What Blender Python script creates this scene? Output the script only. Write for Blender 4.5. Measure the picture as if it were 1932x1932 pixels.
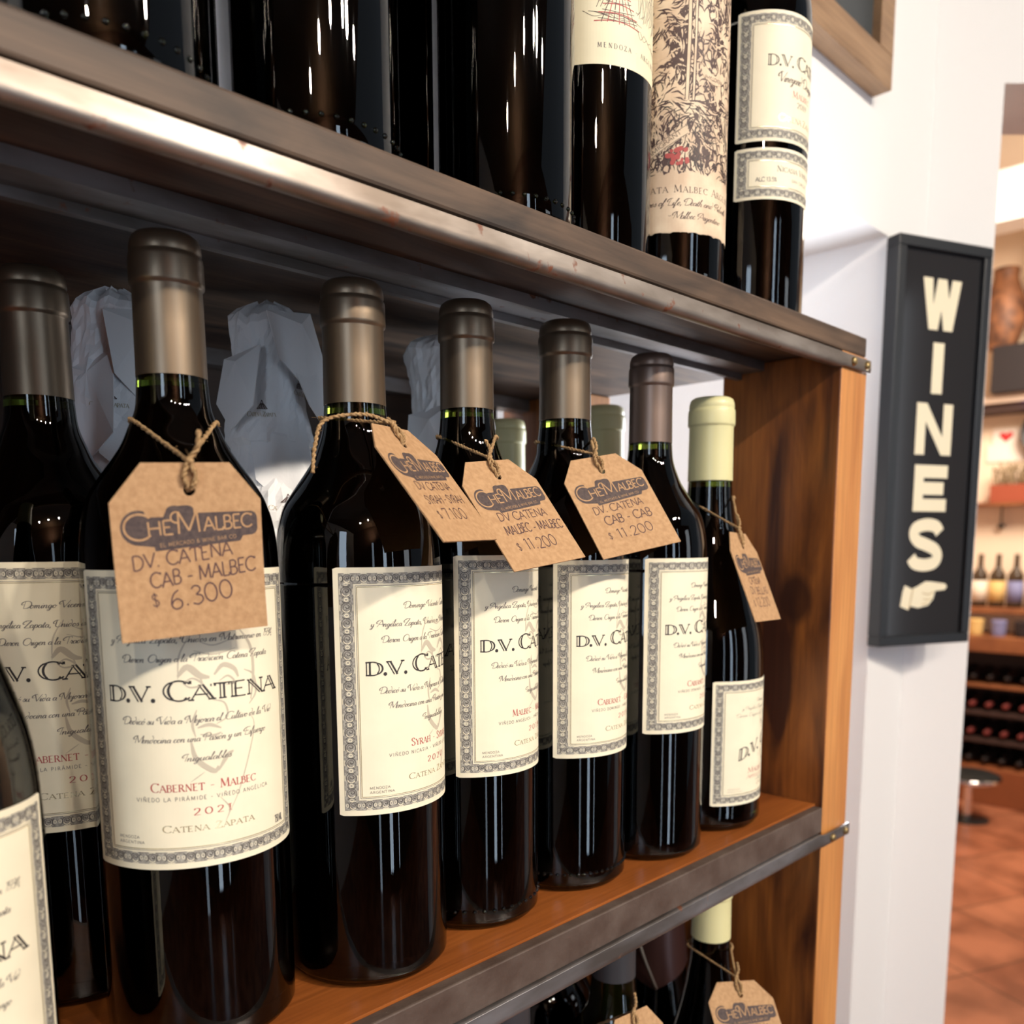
import bpy, bmesh, math, random
from math import sin, cos, pi, radians, atan2, sqrt, hypot
from mathutils import Vector, Matrix, noise
from mathutils.bvhtree import BVHTree
from mathutils.geometry import tessellate_polygon

random.seed(7)
scene = bpy.context.scene
for o in list(bpy.data.objects):
    bpy.data.objects.remove(o)
COL = scene.collection

# ------------------------------------------------------------------ camera
FPX, PCY = 1645.1, 1244.3
YAW, PITCH, ROLL = 0.7797, -0.1327, -0.0045
CAM = Vector((0, 0, 0.1997))
fw = Vector((cos(YAW) * cos(PITCH), sin(YAW) * cos(PITCH), sin(PITCH)))
rt0 = Vector((sin(YAW), -cos(YAW), 0))
up0 = rt0.cross(fw)
rt = rt0 * cos(ROLL) + up0 * sin(ROLL)
upv = rt.cross(fw)
cd = bpy.data.cameras.new('camera')
cd.sensor_fit = 'HORIZONTAL'
cd.sensor_width = 36.0
cd.lens = FPX / 1932 * 36.0
cd.shift_y = (PCY - 966) / 1932
cd.clip_start = 0.01
cd.dof.use_dof = True
cd.dof.focus_distance = 0.415
cd.dof.aperture_fstop = cd.lens / 3.2
cam = bpy.data.objects.new('camera', cd)
COL.objects.link(cam)
m3 = Matrix((rt, upv, -fw)).transposed()
cam.matrix_world = Matrix.Translation(CAM) @ m3.to_4x4()
scene.camera = cam

# ------------------------------------------------------------------ colour helpers
def lin(r, g, b):
    f = lambda c: (c / 255 / 12.92) if c / 255 <= 0.04045 else ((c / 255 + 0.055) / 1.055) ** 2.4
    return (f(r), f(g), f(b))

# ------------------------------------------------------------------ world, lights, exposure
vs = scene.view_settings
vs.view_transform = 'Standard'
vs.look = 'None'
vs.exposure = -0.15
vs.gamma = 1.0
vs.use_curve_mapping = False
world = bpy.data.worlds.new('world')
scene.world = world
world.use_nodes = True
bg = world.node_tree.nodes['Background']
bg.inputs['Color'].default_value = (0.75, 0.86, 1.0, 1)
bg.inputs['Strength'].default_value = 0.2

def area(name, loc, target, size, power, color, size_y=None, shape=None, spread=180):
    l = bpy.data.lights.new(name, 'AREA')
    l.energy = power
    l.color = color
    l.size = size
    if size_y:
        l.shape = 'RECTANGLE'
        l.size_y = size_y
    if shape:
        l.shape = shape
    l.spread = radians(spread)
    o = bpy.data.objects.new(name, l)
    COL.objects.link(o)
    o.location = loc
    d = Vector(target) - Vector(loc)
    o.rotation_euler = d.to_track_quat('-Z', 'Y').to_euler()
    return o

WARM = (1.0, 0.88, 0.74)
COOL = (0.66, 0.82, 1.0)
# row of ceiling spots across the room, an added fill at the ceiling edge, and the tall windows
for i, lx in enumerate((-1.2, -0.6, 0.0, 0.6, 1.2)):
    area('ceiling_spot', (lx, -1.95 + 0.02 * i, 1.62), (lx * 0.35 + 0.2, 0.35, 0.15), 0.08, 5.0, WARM, shape='DISK', spread=110)
area('key_spot', (0.75, -1.65, 1.50), (0.36, 0.33, 0.2), 0.10, 9.3, WARM, shape='DISK', spread=90)
area('ceiling_edge_fill', (-0.75, -2.75, 1.25), (-0.95, -3.1, 1.84), 0.25, 40, (1.0, 0.78, 0.55), shape='DISK')  # added fill, no known lamp; gives the upper bottles their copper streak
area('window_light', (-2.3, -1.3, 0.55), (0.4, 0.3, 0.2), 0.5, 20, COOL, size_y=1.5)
area('window_light', (0.20, -2.95, 0.15), (0.3, 0.3, 0.1), 0.26, 17, COOL, size_y=2.7)
area('window_light', (0.85, -2.95, 0.15), (0.6, 0.3, 0.1), 0.07, 3.5, COOL, size_y=2.7)
area('window_light', (-0.75, -2.95, -.2), (0.2, 0.3, 0.1), 0.16, 4, COOL, size_y=2.4)
area('window_light', (2.1, -2.6, 0.45), (0.9, 0.4, 0.25), 0.5, 7.5, (0.86, 0.93, 1.0), size_y=1.6)
area('niche_fill', (-0.3, 0.90, 0.30), (1.1, 0.80, 0.25), 0.3, 5.0, (0.86, 0.88, 1.0), size_y=0.5)  # added fill behind the back panel, brightens the jamb; no skylight there
area('niche_fill', (1.02, 0.45, 0.12), (0.3, 0.46, 0.22), 0.2, 7.5, (0.86, 0.92, 1.0), size_y=0.55)  # added fill hidden by the post, brightens the wrapped bottles and back capsules
area('back_room_lamp', (4.2, 0.5, 1.75), (5.4, 1.5, -0.5), 0.9, 120, (1.0, 0.86, 0.70))

# ------------------------------------------------------------------ material helpers
def mat(name, col, rough=0.5, metal=0.0, spec=0.5, bump=0.0, bscale=200.0, var=0.0, vscale=20.0, col2=None,
        stretch=(1, 1, 1), coat=0.0, trans=0.0, ior=1.5, emit=None, estr=0.0, detail=4.0, sharp=(0.35, 0.65), specks=None):
    m = bpy.data.materials.new(name)
    m.use_nodes = True
    nt = m.node_tree
    b = nt.nodes['Principled BSDF']
    b.inputs['Base Color'].default_value = (*col, 1)
    b.inputs['Roughness'].default_value = rough
    b.inputs['Metallic'].default_value = metal
    b.inputs['Specular IOR Level'].default_value = spec
    b.inputs['IOR'].default_value = ior
    if coat:
        b.inputs['Coat Weight'].default_value = coat
        b.inputs['Coat Roughness'].default_value = 0.12
    if trans:
        b.inputs['Transmission Weight'].default_value = trans
    if emit:
        b.inputs['Emission Color'].default_value = (*emit, 1)
        b.inputs['Emission Strength'].default_value = estr
    if bump or var or col2:
        tc = nt.nodes.new('ShaderNodeTexCoord')
        mp = nt.nodes.new('ShaderNodeMapping')
        mp.inputs['Scale'].default_value = stretch
        nt.links.new(tc.outputs['Object'], mp.inputs['Vector'])
    if col2 or var:
        n = nt.nodes.new('ShaderNodeTexNoise')
        n.inputs['Scale'].default_value = vscale
        n.inputs['Detail'].default_value = detail
        nt.links.new(mp.outputs['Vector'], n.inputs['Vector'])
        r = nt.nodes.new('ShaderNodeValToRGB')
        c2 = col2 if col2 else tuple(c * (1 - var) for c in col)
        r.color_ramp.elements[0].position = sharp[0]
        r.color_ramp.elements[1].position = sharp[1]
        r.color_ramp.elements[0].color = (*c2, 1)
        r.color_ramp.elements[1].color = (*col, 1)
        nt.links.new(n.outputs['Fac'], r.inputs['Fac'])
        nt.links.new(r.outputs['Color'], b.inputs['Base Color'])
    if specks:
        n3 = nt.nodes.new('ShaderNodeTexNoise')
        n3.inputs['Scale'].default_value = 110
        n3.inputs['Detail'].default_value = 3
        nt.links.new(tc.outputs['Object'], n3.inputs['Vector'])
        r3 = nt.nodes.new('ShaderNodeValToRGB')
        r3.color_ramp.elements[0].position = .66
        r3.color_ramp.elements[1].position = .72
        nt.links.new(n3.outputs['Fac'], r3.inputs['Fac'])
        mx = nt.nodes.new('ShaderNodeMixRGB')
        nt.links.new(r3.outputs['Color'], mx.inputs['Fac'])
        nt.links.new(r.outputs['Color'], mx.inputs['Color1'])
        mx.inputs['Color2'].default_value = (*specks, 1)
        nt.links.new(mx.outputs['Color'], b.inputs['Base Color'])
        inv = nt.nodes.new('ShaderNodeMath')
        inv.operation = 'MULTIPLY_ADD'
        inv.inputs[1].default_value = -metal
        inv.inputs[2].default_value = metal
        nt.links.new(r3.outputs['Color'], inv.inputs[0])
        nt.links.new(inv.outputs[0], b.inputs['Metallic'])
    if bump:
        n2 = nt.nodes.new('ShaderNodeTexNoise')
        n2.inputs['Scale'].default_value = bscale
        n2.inputs['Detail'].default_value = 5
        nt.links.new(mp.outputs['Vector'], n2.inputs['Vector'])
        bp = nt.nodes.new('ShaderNodeBump')
        bp.inputs['Strength'].default_value = bump
        bp.inputs['Distance'].default_value = 0.001
        nt.links.new(n2.outputs['Fac'], bp.inputs['Height'])
        nt.links.new(bp.outputs['Normal'], b.inputs['Normal'])
    return m

M = {}
M['glass'] = mat('dark_green_glass', (0.085, 0.115, 0.014), 0.015, trans=1.0, ior=1.5)
M['wine'] = mat('red_wine', (0.0016, 0.0008, 0.0009), 0.6, spec=0.0)
M['bronze'] = mat('bronze_foil', lin(124, 108, 90), 0.38, metal=0.85, bump=0.03, bscale=2500)
M['taupe'] = mat('taupe_foil', lin(122, 104, 94), 0.40, metal=0.8, bump=0.03, bscale=2500)
M['cream_cap'] = mat('cream_foil', lin(214, 208, 158), 0.38)
M['black_cap'] = mat('charcoal_foil', lin(52, 52, 56), 0.45)
M['grey_cap'] = mat('warm_grey_foil', lin(150, 140, 128), 0.5)
M['maroon_cap'] = mat('maroon_foil', lin(62, 40, 38), 0.35, metal=0.3)
M['silver'] = mat('silver_foil', lin(190, 185, 175), 0.3, metal=0.9)
M['paper'] = mat('label_paper', lin(238, 229, 202), 0.6, var=0.06, vscale=60)
M['paper2'] = mat('ivory_paper', lin(232, 222, 190), 0.6, var=0.05, vscale=60)
M['paper3'] = mat('parchment_paper', lin(226, 205, 176), 0.6, col2=lin(205, 178, 150), vscale=70)
M['ink'] = mat('black_ink', lin(44, 40, 40), 0.6)
M['grey_ink'] = mat('grey_ink', lin(104, 98, 94), 0.6)
M['band_ink'] = mat('band_ink', lin(170, 166, 156), 0.6, col2=lin(134, 130, 122), vscale=900, sharp=(0.4, 0.6))
M['faint_ink'] = mat('faint_ink', lin(192, 182, 162), 0.6)
M['red_ink'] = mat('red_ink', lin(172, 74, 70), 0.6)
M['gold'] = mat('gold_foil_ink', lin(226, 208, 160), 0.25, metal=0.7)
M['brown_ink'] = mat('sepia_ink', lin(78, 58, 54), 0.6)
M['kraft'] = mat('kraft_card', lin(184, 146, 106), 0.8, col2=lin(168, 130, 92), vscale=420, bump=0.2, bscale=700, detail=6)
M['stamp'] = mat('stamp_ink', lin(66, 54, 54), 0.75, col2=lin(84, 70, 66), vscale=600)
M['pen'] = mat('pen_ink', lin(84, 58, 56), 0.7)
M['twine'] = mat('jute_twine', lin(178, 146, 104), 0.9, col2=lin(136, 104, 66), vscale=900)
M['tissue'] = mat('tissue_paper', lin(246, 247, 250), 0.6, bump=0.3, bscale=160)
M['wall'] = mat('white_plaster', lin(238, 237, 235), 0.8, bump=0.12, bscale=60)
M['rust'] = mat('rust', lin(120, 70, 45), 0.8)

def wood(name, c1, c2, axis, scale, rough, coat=0.0, knots=None):
    """stained timber: stretched blotches plus fine grain along the given axis"""
    m = bpy.data.materials.new(name)
    m.use_nodes = True
    nt = m.node_tree
    b = nt.nodes['Principled BSDF']
    b.inputs['Roughness'].default_value = rough
    if coat:
        b.inputs['Coat Weight'].default_value = coat
        b.inputs['Coat Roughness'].default_value = 0.2
    tc = nt.nodes.new('ShaderNodeTexCoord')
    mp = nt.nodes.new('ShaderNodeMapping')
    s = [1.0, 1.0, 1.0]
    s[axis] = 0.22
    mp.inputs['Scale'].default_value = s
    nt.links.new(tc.outputs['Object'], mp.inputs['Vector'])
    n = nt.nodes.new('ShaderNodeTexNoise')
    n.inputs['Scale'].default_value = scale
    n.inputs['Detail'].default_value = 7
    n.inputs['Distortion'].default_value = 0.8
    nt.links.new(mp.outputs['Vector'], n.inputs['Vector'])
    mp2 = nt.nodes.new('ShaderNodeMapping')
    s2 = [1.0, 1.0, 1.0]
    s2[axis] = 0.03
    mp2.inputs['Scale'].default_value = s2
    nt.links.new(tc.outputs['Object'], mp2.inputs['Vector'])
    g = nt.nodes.new('ShaderNodeTexNoise')
    g.inputs['Scale'].default_value = 420
    g.inputs['Detail'].default_value = 3
    nt.links.new(mp2.outputs['Vector'], g.inputs['Vector'])
    r = nt.nodes.new('ShaderNodeValToRGB')
    r.color_ramp.elements[0].position = 0.32
    r.color_ramp.elements[1].position = 0.68
    r.color_ramp.elements[0].color = (*c1, 1)
    r.color_ramp.elements[1].color = (*c2, 1)
    nt.links.new(n.outputs['Fac'], r.inputs['Fac'])
    mx = nt.nodes.new('ShaderNodeMixRGB')
    mx.blend_type = 'MULTIPLY'
    mx.inputs['Fac'].default_value = 0.45
    nt.links.new(r.outputs['Color'], mx.inputs['Color1'])
    nt.links.new(g.outputs['Color'], mx.inputs['Color2'])
    gm = nt.nodes.new('ShaderNodeValToRGB')
    gm.color_ramp.elements[0].color = (0.45, 0.42, 0.4, 1)
    gm.color_ramp.elements[0].position = 0.3
    gm.color_ramp.elements[1].position = 0.6
    nt.links.new(g.outputs['Fac'], gm.inputs['Fac'])
    nt.links.new(gm.outputs['Color'], mx.inputs['Color2'])
    last = mx
    for (ky, kz, ry, rz) in (knots or []):
        mk = nt.nodes.new('ShaderNodeMapping')
        mk.vector_type = 'TEXTURE'
        mk.inputs['Location'].default_value = (.627, ky, kz)
        mk.inputs['Scale'].default_value = (.2, ry, rz)
        nt.links.new(tc.outputs['Object'], mk.inputs['Vector'])
        gk = nt.nodes.new('ShaderNodeTexGradient')
        gk.gradient_type = 'SPHERICAL'
        nt.links.new(mk.outputs['Vector'], gk.inputs['Vector'])
        rk = nt.nodes.new('ShaderNodeValToRGB')
        rk.color_ramp.elements[0].position = .05
        rk.color_ramp.elements[1].position = .40
        rk.color_ramp.elements[0].color = (0, 0, 0, 1)
        rk.color_ramp.elements[1].color = (.8, .8, .8, 1)
        nt.links.new(gk.outputs['Color'], rk.inputs['Fac'])
        m2 = nt.nodes.new('ShaderNodeMixRGB')
        nt.links.new(rk.outputs['Color'], m2.inputs['Fac'])
        nt.links.new(last.outputs['Color'], m2.inputs['Color1'])
        m2.inputs['Color2'].default_value = (*lin(56, 28, 18), 1)
        last = m2
    nt.links.new(last.outputs['Color'], b.inputs['Base Color'])
    bp = nt.nodes.new('ShaderNodeBump')
    bp.inputs['Strength'].default_value = 0.15
    bp.inputs['Distance'].default_value = 0.0006
    nt.links.new(g.outputs['Fac'], bp.inputs['Height'])
    nt.links.new(bp.outputs['Normal'], b.inputs['Normal'])
    return m

M['wood_panel'] = wood('stained_pine_panel', lin(72, 37, 22), lin(172, 102, 44), 2, 38, 0.42, 0.2, knots=[(.315, .5164, .017, .024)])
M['wood_post'] = wood('stained_pine_edge', lin(184, 118, 60), lin(214, 150, 84), 2, 18, 0.42, 0.2)
M['wood_floor'] = wood('varnished_shelf', lin(134, 72, 32), lin(170, 98, 44), 0, 22, 0.32, 0.35)
M['wood_dark'] = wood('dark_stained_board', lin(42, 32, 26), lin(104, 82, 64), 0, 40, 0.6)
M['wood_under'] = wood('dark_underside', lin(44, 32, 26), lin(62, 46, 36), 0, 30, 0.6)
M['lip'] = mat('aged_brown_metal_lip', lin(104, 90, 82), 0.5, metal=0.35, col2=lin(84, 68, 60), vscale=45, bump=0.3, bscale=300)
M['steel'] = mat('worn_steel_rail', lin(162, 153, 145), 0.46, metal=0.85, col2=lin(108, 97, 88), vscale=40, stretch=(0.3, 1, 1), bump=0.15, bscale=300, specks=lin(112, 66, 44))
M['steel_dull'] = mat('dull_steel', lin(150, 148, 150), 0.45, metal=0.8, col2=lin(104, 98, 94), vscale=50, stretch=(0.3, 1, 1), specks=lin(104, 66, 48))
M['brass'] = mat('aged_brass', lin(150, 130, 90), 0.4, metal=0.9)
M['frame_wood'] = wood('oak_frame', lin(140, 108, 78), lin(166, 132, 98), 0, 30, 0.5)
M['chalk'] = mat('chalkboard', lin(62, 66, 68), 0.5, var=0.15, vscale=12)
M['sign_black'] = mat('black_frame_paint', lin(30, 32, 35), 0.35)
M['sign_bg'] = mat('sign_black_print', lin(44, 44, 46), 0.10, spec=0.35)
M['sign_letter'] = mat('sign_cream_print', lin(236, 226, 196), 0.3)
M['sign_shade'] = mat('sign_gold_print', lin(190, 165, 115), 0.3)

# ------------------------------------------------------------------ object helpers
def obj(name, me, parent=None, label=None):
    o = bpy.data.objects.new(name, me)
    COL.objects.link(o)
    if parent is not None:
        o.parent = parent
    if label:
        o['label'] = label
    return o

def thing(name, label, cat, loc=(0, 0, 0), group=None, rot=(0, 0, 0)):
    o = bpy.data.objects.new(name, None)
    COL.objects.link(o)
    o.location = loc
    o.rotation_euler = rot
    o.empty_display_size = 0.02
    return tag(o, label, cat, group)

def tag(o, label, cat, group=None):
    o['label'] = label
    o['category'] = cat
    if group:
        o['group'] = group
    return o

def mesh(name, verts, faces, mats, idx=None, smooth=True):
    me = bpy.data.meshes.new(name)
    me.from_pydata([tuple(v) for v in verts], [], faces)
    for m in mats:
        me.materials.append(M[m] if isinstance(m, str) else m)
    if idx:
        me.polygons.foreach_set('material_index', idx)
    me.polygons.foreach_set('use_smooth', [smooth] * len(me.polygons))
    me.update()
    return me

class MB:
    """collects geometry for ONE mesh"""
    def __init__(self):
        self.v, self.f, self.i = [], [], []
    def add(self, vs, fs, mi=0):
        k = len(self.v)
        self.v += [Vector(p) for p in vs]
        self.f += [tuple(a + k for a in q) for q in fs]
        self.i += [mi] * len(fs)
    def box(self, x0, x1, y0, y1, z0, z1, mi=0, xf=None):
        vs = [Vector((x, y, z)) for x in (x0, x1) for y in (y0, y1) for z in (z0, z1)]
        if xf:
            vs = [xf @ p for p in vs]
        self.add(vs, [(0, 1, 3, 2), (4, 6, 7, 5), (0, 4, 5, 1), (2, 3, 7, 6), (0, 2, 6, 4), (1, 5, 7, 3)], mi)
    def lathe(self, prof, seg=48, c=(0, 0), mi=0, close=True, xf=None):
        vs, fs = [], []
        for r, z in prof:
            for s in range(seg):
                a = 2 * pi * s / seg
                vs.append(Vector((c[0] + r * cos(a), c[1] + r * sin(a), z)))
        n = len(prof)
        for i in range(n - 1):
            for s in range(seg):
                t = (s + 1) % seg
                fs.append((i * seg + s, i * seg + t, (i + 1) * seg + t, (i + 1) * seg + s))
        if close:
            fs.append(tuple(range(seg))[::-1])
            fs.append(tuple((n - 1) * seg + s for s in range(seg)))
        if xf:
            vs = [xf @ p for p in vs]
        self.add(vs, fs, mi)
    def tube(self, pts, r, seg=8, mi=0):
        pts = [Vector(p) for p in pts]
        vs, fs = [], []
        n = len(pts)
        prev = None
        for i, p in enumerate(pts):
            t = (pts[min(i + 1, n - 1)] - pts[max(i - 1, 0)])
            if t.length < 1e-9:
                t = Vector((0, 0, 1))
            t.normalize()
            if prev is None:
                a = Vector((0, 0, 1)) if abs(t.z) < 0.9 else Vector((1, 0, 0))
                prev = (a - t * a.dot(t)).normalized()
            else:
                prev = (prev - t * prev.dot(t))
                prev = prev.normalized() if prev.length > 1e-6 else t.orthogonal().normalized()
            b = t.cross(prev)
            rr = r[i] if isinstance(r, (list, tuple)) else r
            for s in range(seg):
                a = 2 * pi * s / seg
                vs.append(p + (prev * cos(a) + b * sin(a)) * rr)
        for i in range(n - 1):
            for s in range(seg):
                t = (s + 1) % seg
                fs.append((i * seg + s, i * seg + t, (i + 1) * seg + t, (i + 1) * seg + s))
        fs.append(tuple(range(seg))[::-1])
        fs.append(tuple((n - 1) * seg + s for s in range(seg)))
        self.add(vs, fs, mi)
    def build(self, name, mats, parent=None, label=None, smooth=False, bevel=0.0, angle=None):
        me = mesh(name, self.v, self.f, mats, self.i, smooth)
        bm = bmesh.new()
        bm.from_mesh(me)
        bmesh.ops.recalc_face_normals(bm, faces=bm.faces)
        bm.to_mesh(me)
        bm.free()
        if angle is not None and smooth:
            try:
                me.set_sharp_from_angle(angle=radians(angle))
            except Exception:
                pass
        o = obj(name, me, parent, label)
        if bevel:
            md = o.modifiers.new('bevel', 'BEVEL')
            md.width = bevel
            md.segments = 2
            md.limit_method = 'ANGLE'
        return o

def structure(o):
    o['kind'] = 'structure'
    return o

def catmull(pts, k=6, closed=False):
    P = [Vector(p) for p in pts]
    n = len(P)
    out = []
    rng = range(n if closed else n - 1)
    for i in rng:
        p0 = P[(i - 1) % n] if closed or i > 0 else P[0] * 2 - P[1]
        p1 = P[i]
        p2 = P[(i + 1) % n]
        p3 = P[(i + 2) % n] if closed or i + 2 < n else P[-1] * 2 - P[-2]
        for j in range(k):
            t = j / k
            out.append(0.5 * ((2 * p1) + (p2 - p0) * t + (2 * p0 - 5 * p1 + 4 * p2 - p3) * t * t + (3 * p1 - p0 - 3 * p2 + p3) * t ** 3))
    if not closed:
        out.append(P[-1])
    return out

# ------------------------------------------------------------------ letter skeletons
def arc(cx, cy, rx, ry, a0, a1, n=14):
    return [(cx + rx * cos(radians(a0 + (a1 - a0) * i / n)), cy + ry * sin(radians(a0 + (a1 - a0) * i / n))) for i in range(n + 1)]
def sp(*p):
    return [(v.x, v.y) for v in catmull([(a, b, 0) for a, b in p], 5)]
# each glyph: (advance, [(flag, points)])   flag: 'v' pen-modulated, 't' hairline
CAPS = {
 'A': (.82, [('t', [(.0, 0), (.38, 1)]), ('v', [(.38, 1), (.78, 0)]), ('n', [(.14, .36), (.62, .36)])]),
 'B': (.66, [('v', [(.08, 0), (.08, 1)]), ('n', [(.08, 1), (.3, 1)] + arc(.3, .77, .24, .23, 90, -90, 10) + [(.08, .54)]), ('n', [(.3, .54)] + arc(.32, .27, .28, .27, 90, -90, 10) + [(.08, 0)])]),
 'C': (.84, [('n', arc(.46, .5, .44, .5, 42, 318, 22)), ('n', [(.79, .82), (.79, .98)])]),
 'D': (.80, [('v', [(.1, 0), (.1, 1)]), ('n', [(.1, 1), (.3, 1)] + arc(.3, .5, .45, .5, 90, -90, 16) + [(.1, 0)])]),
 'E': (.66, [('v', [(.1, 0), (.1, 1)]), ('n', [(.1, 1), (.58, 1)]), ('n', [(.1, .52), (.46, .52)]), ('n', [(.1, 0), (.6, 0)])]),
 'F': (.62, [('v', [(.1, 0), (.1, 1)]), ('n', [(.1, 1), (.58, 1)]), ('n', [(.1, .52), (.46, .52)])]),
 'G': (.88, [('n', arc(.46, .5, .44, .5, 42, 318, 22)), ('v', [(.78, .06), (.78, .42)]), ('n', [(.55, .42), (.86, .42)])]),
 'H': (.86, [('v', [(.1, 0), (.1, 1)]), ('v', [(.74, 0), (.74, 1)]), ('n', [(.1, .52), (.74, .52)])]),
 'I': (.36, [('v', [(.18, 0), (.18, 1)])]),
 'J': (.5, [('v', [(.34, 1), (.34, .2)] + arc(.19, .2, .15, .2, 0, -150, 8))]),
 'K': (.76, [('v', [(.1, 0), (.1, 1)]), ('t', [(.66, 1), (.12, .45)]), ('v', [(.3, .6), (.72, 0)])]),
 'L': (.62, [('v', [(.1, 0), (.1, 1)]), ('n', [(.1, 0), (.58, 0), (.58, .2)])]),
 'M': (1.02, [('t', [(.1, 0), (.14, 1)]), ('v', [(.14, 1), (.5, .1)]), ('t', [(.5, .1), (.86, 1)]), ('v', [(.86, 1), (.9, 0)])]),
 'N': (.88, [('t', [(.12, 0), (.12, 1)]), ('v', [(.12, 1), (.76, 0)]), ('t', [(.76, 0), (.76, 1)])]),
 'O': (.92, [('n', arc(.46, .5, .42, .5, 90, 450, 28))]),
 'P': (.64, [('v', [(.1, 0), (.1, 1)]), ('n', [(.1, 1), (.3, 1)] + arc(.3, .74, .26, .26, 90, -90, 10) + [(.1, .48)])]),
 'Q': (.92, [('n', arc(.46, .5, .42, .5, 90, 450, 28)), ('v', [(.5, .18), (.88, -.12)])]),
 'R': (.74, [('v', [(.1, 0), (.1, 1)]), ('n', [(.1, 1), (.3, 1)] + arc(.3, .75, .25, .25, 90, -90, 10) + [(.1, .5)]), ('v', [(.34, .5), (.7, 0)])]),
 'S': (.62, [('n', sp((.5, .8), (.42, .95), (.28, 1), (.12, .92), (.08, .76), (.16, .62), (.32, .52), (.48, .4), (.54, .22), (.44, .05), (.28, 0), (.12, .06), (.06, .22)))]),
 'T': (.74, [('v', [(.37, 0), (.37, 1)]), ('n', [(.02, .84), (.02, 1), (.72, 1), (.72, .84)])]),
 'U': (.82, [('v', [(.1, 1), (.1, .3)] + arc(.4, .3, .3, .3, 180, 360, 12)), ('t', [(.7, .3), (.7, 1)])]),
 'V': (.80, [('v', [(.02, 1), (.4, 0)]), ('t', [(.4, 0), (.78, 1)])]),
 'W': (1.14, [('v', [(.02, 1), (.32, 0)]), ('t', [(.32, 0), (.57, 1)]), ('v', [(.57, 1), (.84, 0)]), ('t', [(.84, 0), (1.12, 1)])]),
 'X': (.78, [('v', [(.04, 1), (.72, 0)]), ('t', [(.72, 1), (.04, 0)])]),
 'Y': (.74, [('v', [(.02, 1), (.37, .48)]), ('t', [(.72, 1), (.37, .48)]), ('v', [(.37, .48), (.37, 0)])]),
 'Z': (.68, [('n', [(.08, .84), (.08, 1), (.6, 1)]), ('v', [(.6, 1), (.06, 0)]), ('n', [(.06, 0), (.62, 0), (.62, .18)])]),
 '0': (.70, [('n', arc(.34, .5, .28, .5, 90, 450, 24))]),
 '1': (.42, [('v', [(.22, 0), (.22, 1)]), ('t', [(.22, 1), (.06, .86)])]),
 '2': (.62, [('n', sp((.08, .76), (.16, .94), (.32, 1), (.48, .92), (.52, .72), (.4, .44), (.06, 0))), ('n', [(.06, 0), (.58, 0)])]),
 '3': (.60, [('n', sp((.08, .86), (.24, 1), (.44, .92), (.46, .7), (.26, .54))), ('n', sp((.26, .54), (.5, .42), (.52, .16), (.3, 0), (.06, .1)))]),
 '4': (.64, [('v', [(.42, 0), (.42, 1)]), ('t', [(.42, 1), (.04, .32), (.6, .32)])]),
 '5': (.60, [('n', [(.5, 1), (.14, 1), (.1, .56)] + sp((.1, .56), (.3, .62), (.52, .44), (.48, .12), (.26, 0), (.06, .1)))]),
 '6': (.62, [('n', sp((.48, .98), (.24, .8), (.08, .4), (.12, .1), (.3, 0), (.5, .1), (.54, .34), (.38, .52), (.2, .46), (.1, .3)))]),
 '7': (.58, [('n', [(.04, .86), (.04, 1), (.52, 1)]), ('v', [(.52, 1), (.2, 0)])]),
 '9': (.62, [('n', sp((.12, .02), (.36, .2), (.52, .6), (.48, .9), (.3, 1), (.1, .9), (.06, .66), (.22, .48), (.4, .54), (.5, .7)))]),
 '.': (.34, [('d', [(.15, .07)])]),
 ',': (.3, [('n', [(.16, .08), (.1, -.14)])]),
 '-': (.5, [('n', [(.06, .42), (.42, .42)])]),
 '%': (.7, [('t', [(.6, 1), (.1, 0)]), ('t', arc(.16, .8, .12, .16, 0, 360, 8)), ('t', arc(.54, .2, .12, .16, 0, 360, 8))]),
 '&': (.8, [('n', sp((.7, 0), (.25, .6), (.22, .9), (.4, 1), (.5, .82), (.2, .5), (.08, .22), (.3, 0), (.55, .12), (.7, .45)))]),
 '$': (.62, [('n', sp((.5, .8), (.42, .95), (.28, 1), (.12, .92), (.08, .76), (.16, .62), (.32, .52), (.48, .4), (.54, .22), (.44, .05), (.28, 0), (.12, .06), (.06, .22))), ('t', [(.3, 1.15), (.3, -.15)])]),
 ' ': (.4, []),
}
def acc(base, extra):
    a, s = CAPS[base]
    return (a, s + extra)
CAPS['Ñ'] = acc('N', [('t', sp((.2, 1.16), (.34, 1.26), (.54, 1.14), (.68, 1.24)))])
CAPS['É'] = acc('E', [('t', [(.26, 1.12), (.44, 1.3)])])
CAPS['Á'] = acc('A', [('t', [(.34, 1.12), (.5, 1.3)])])
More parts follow.
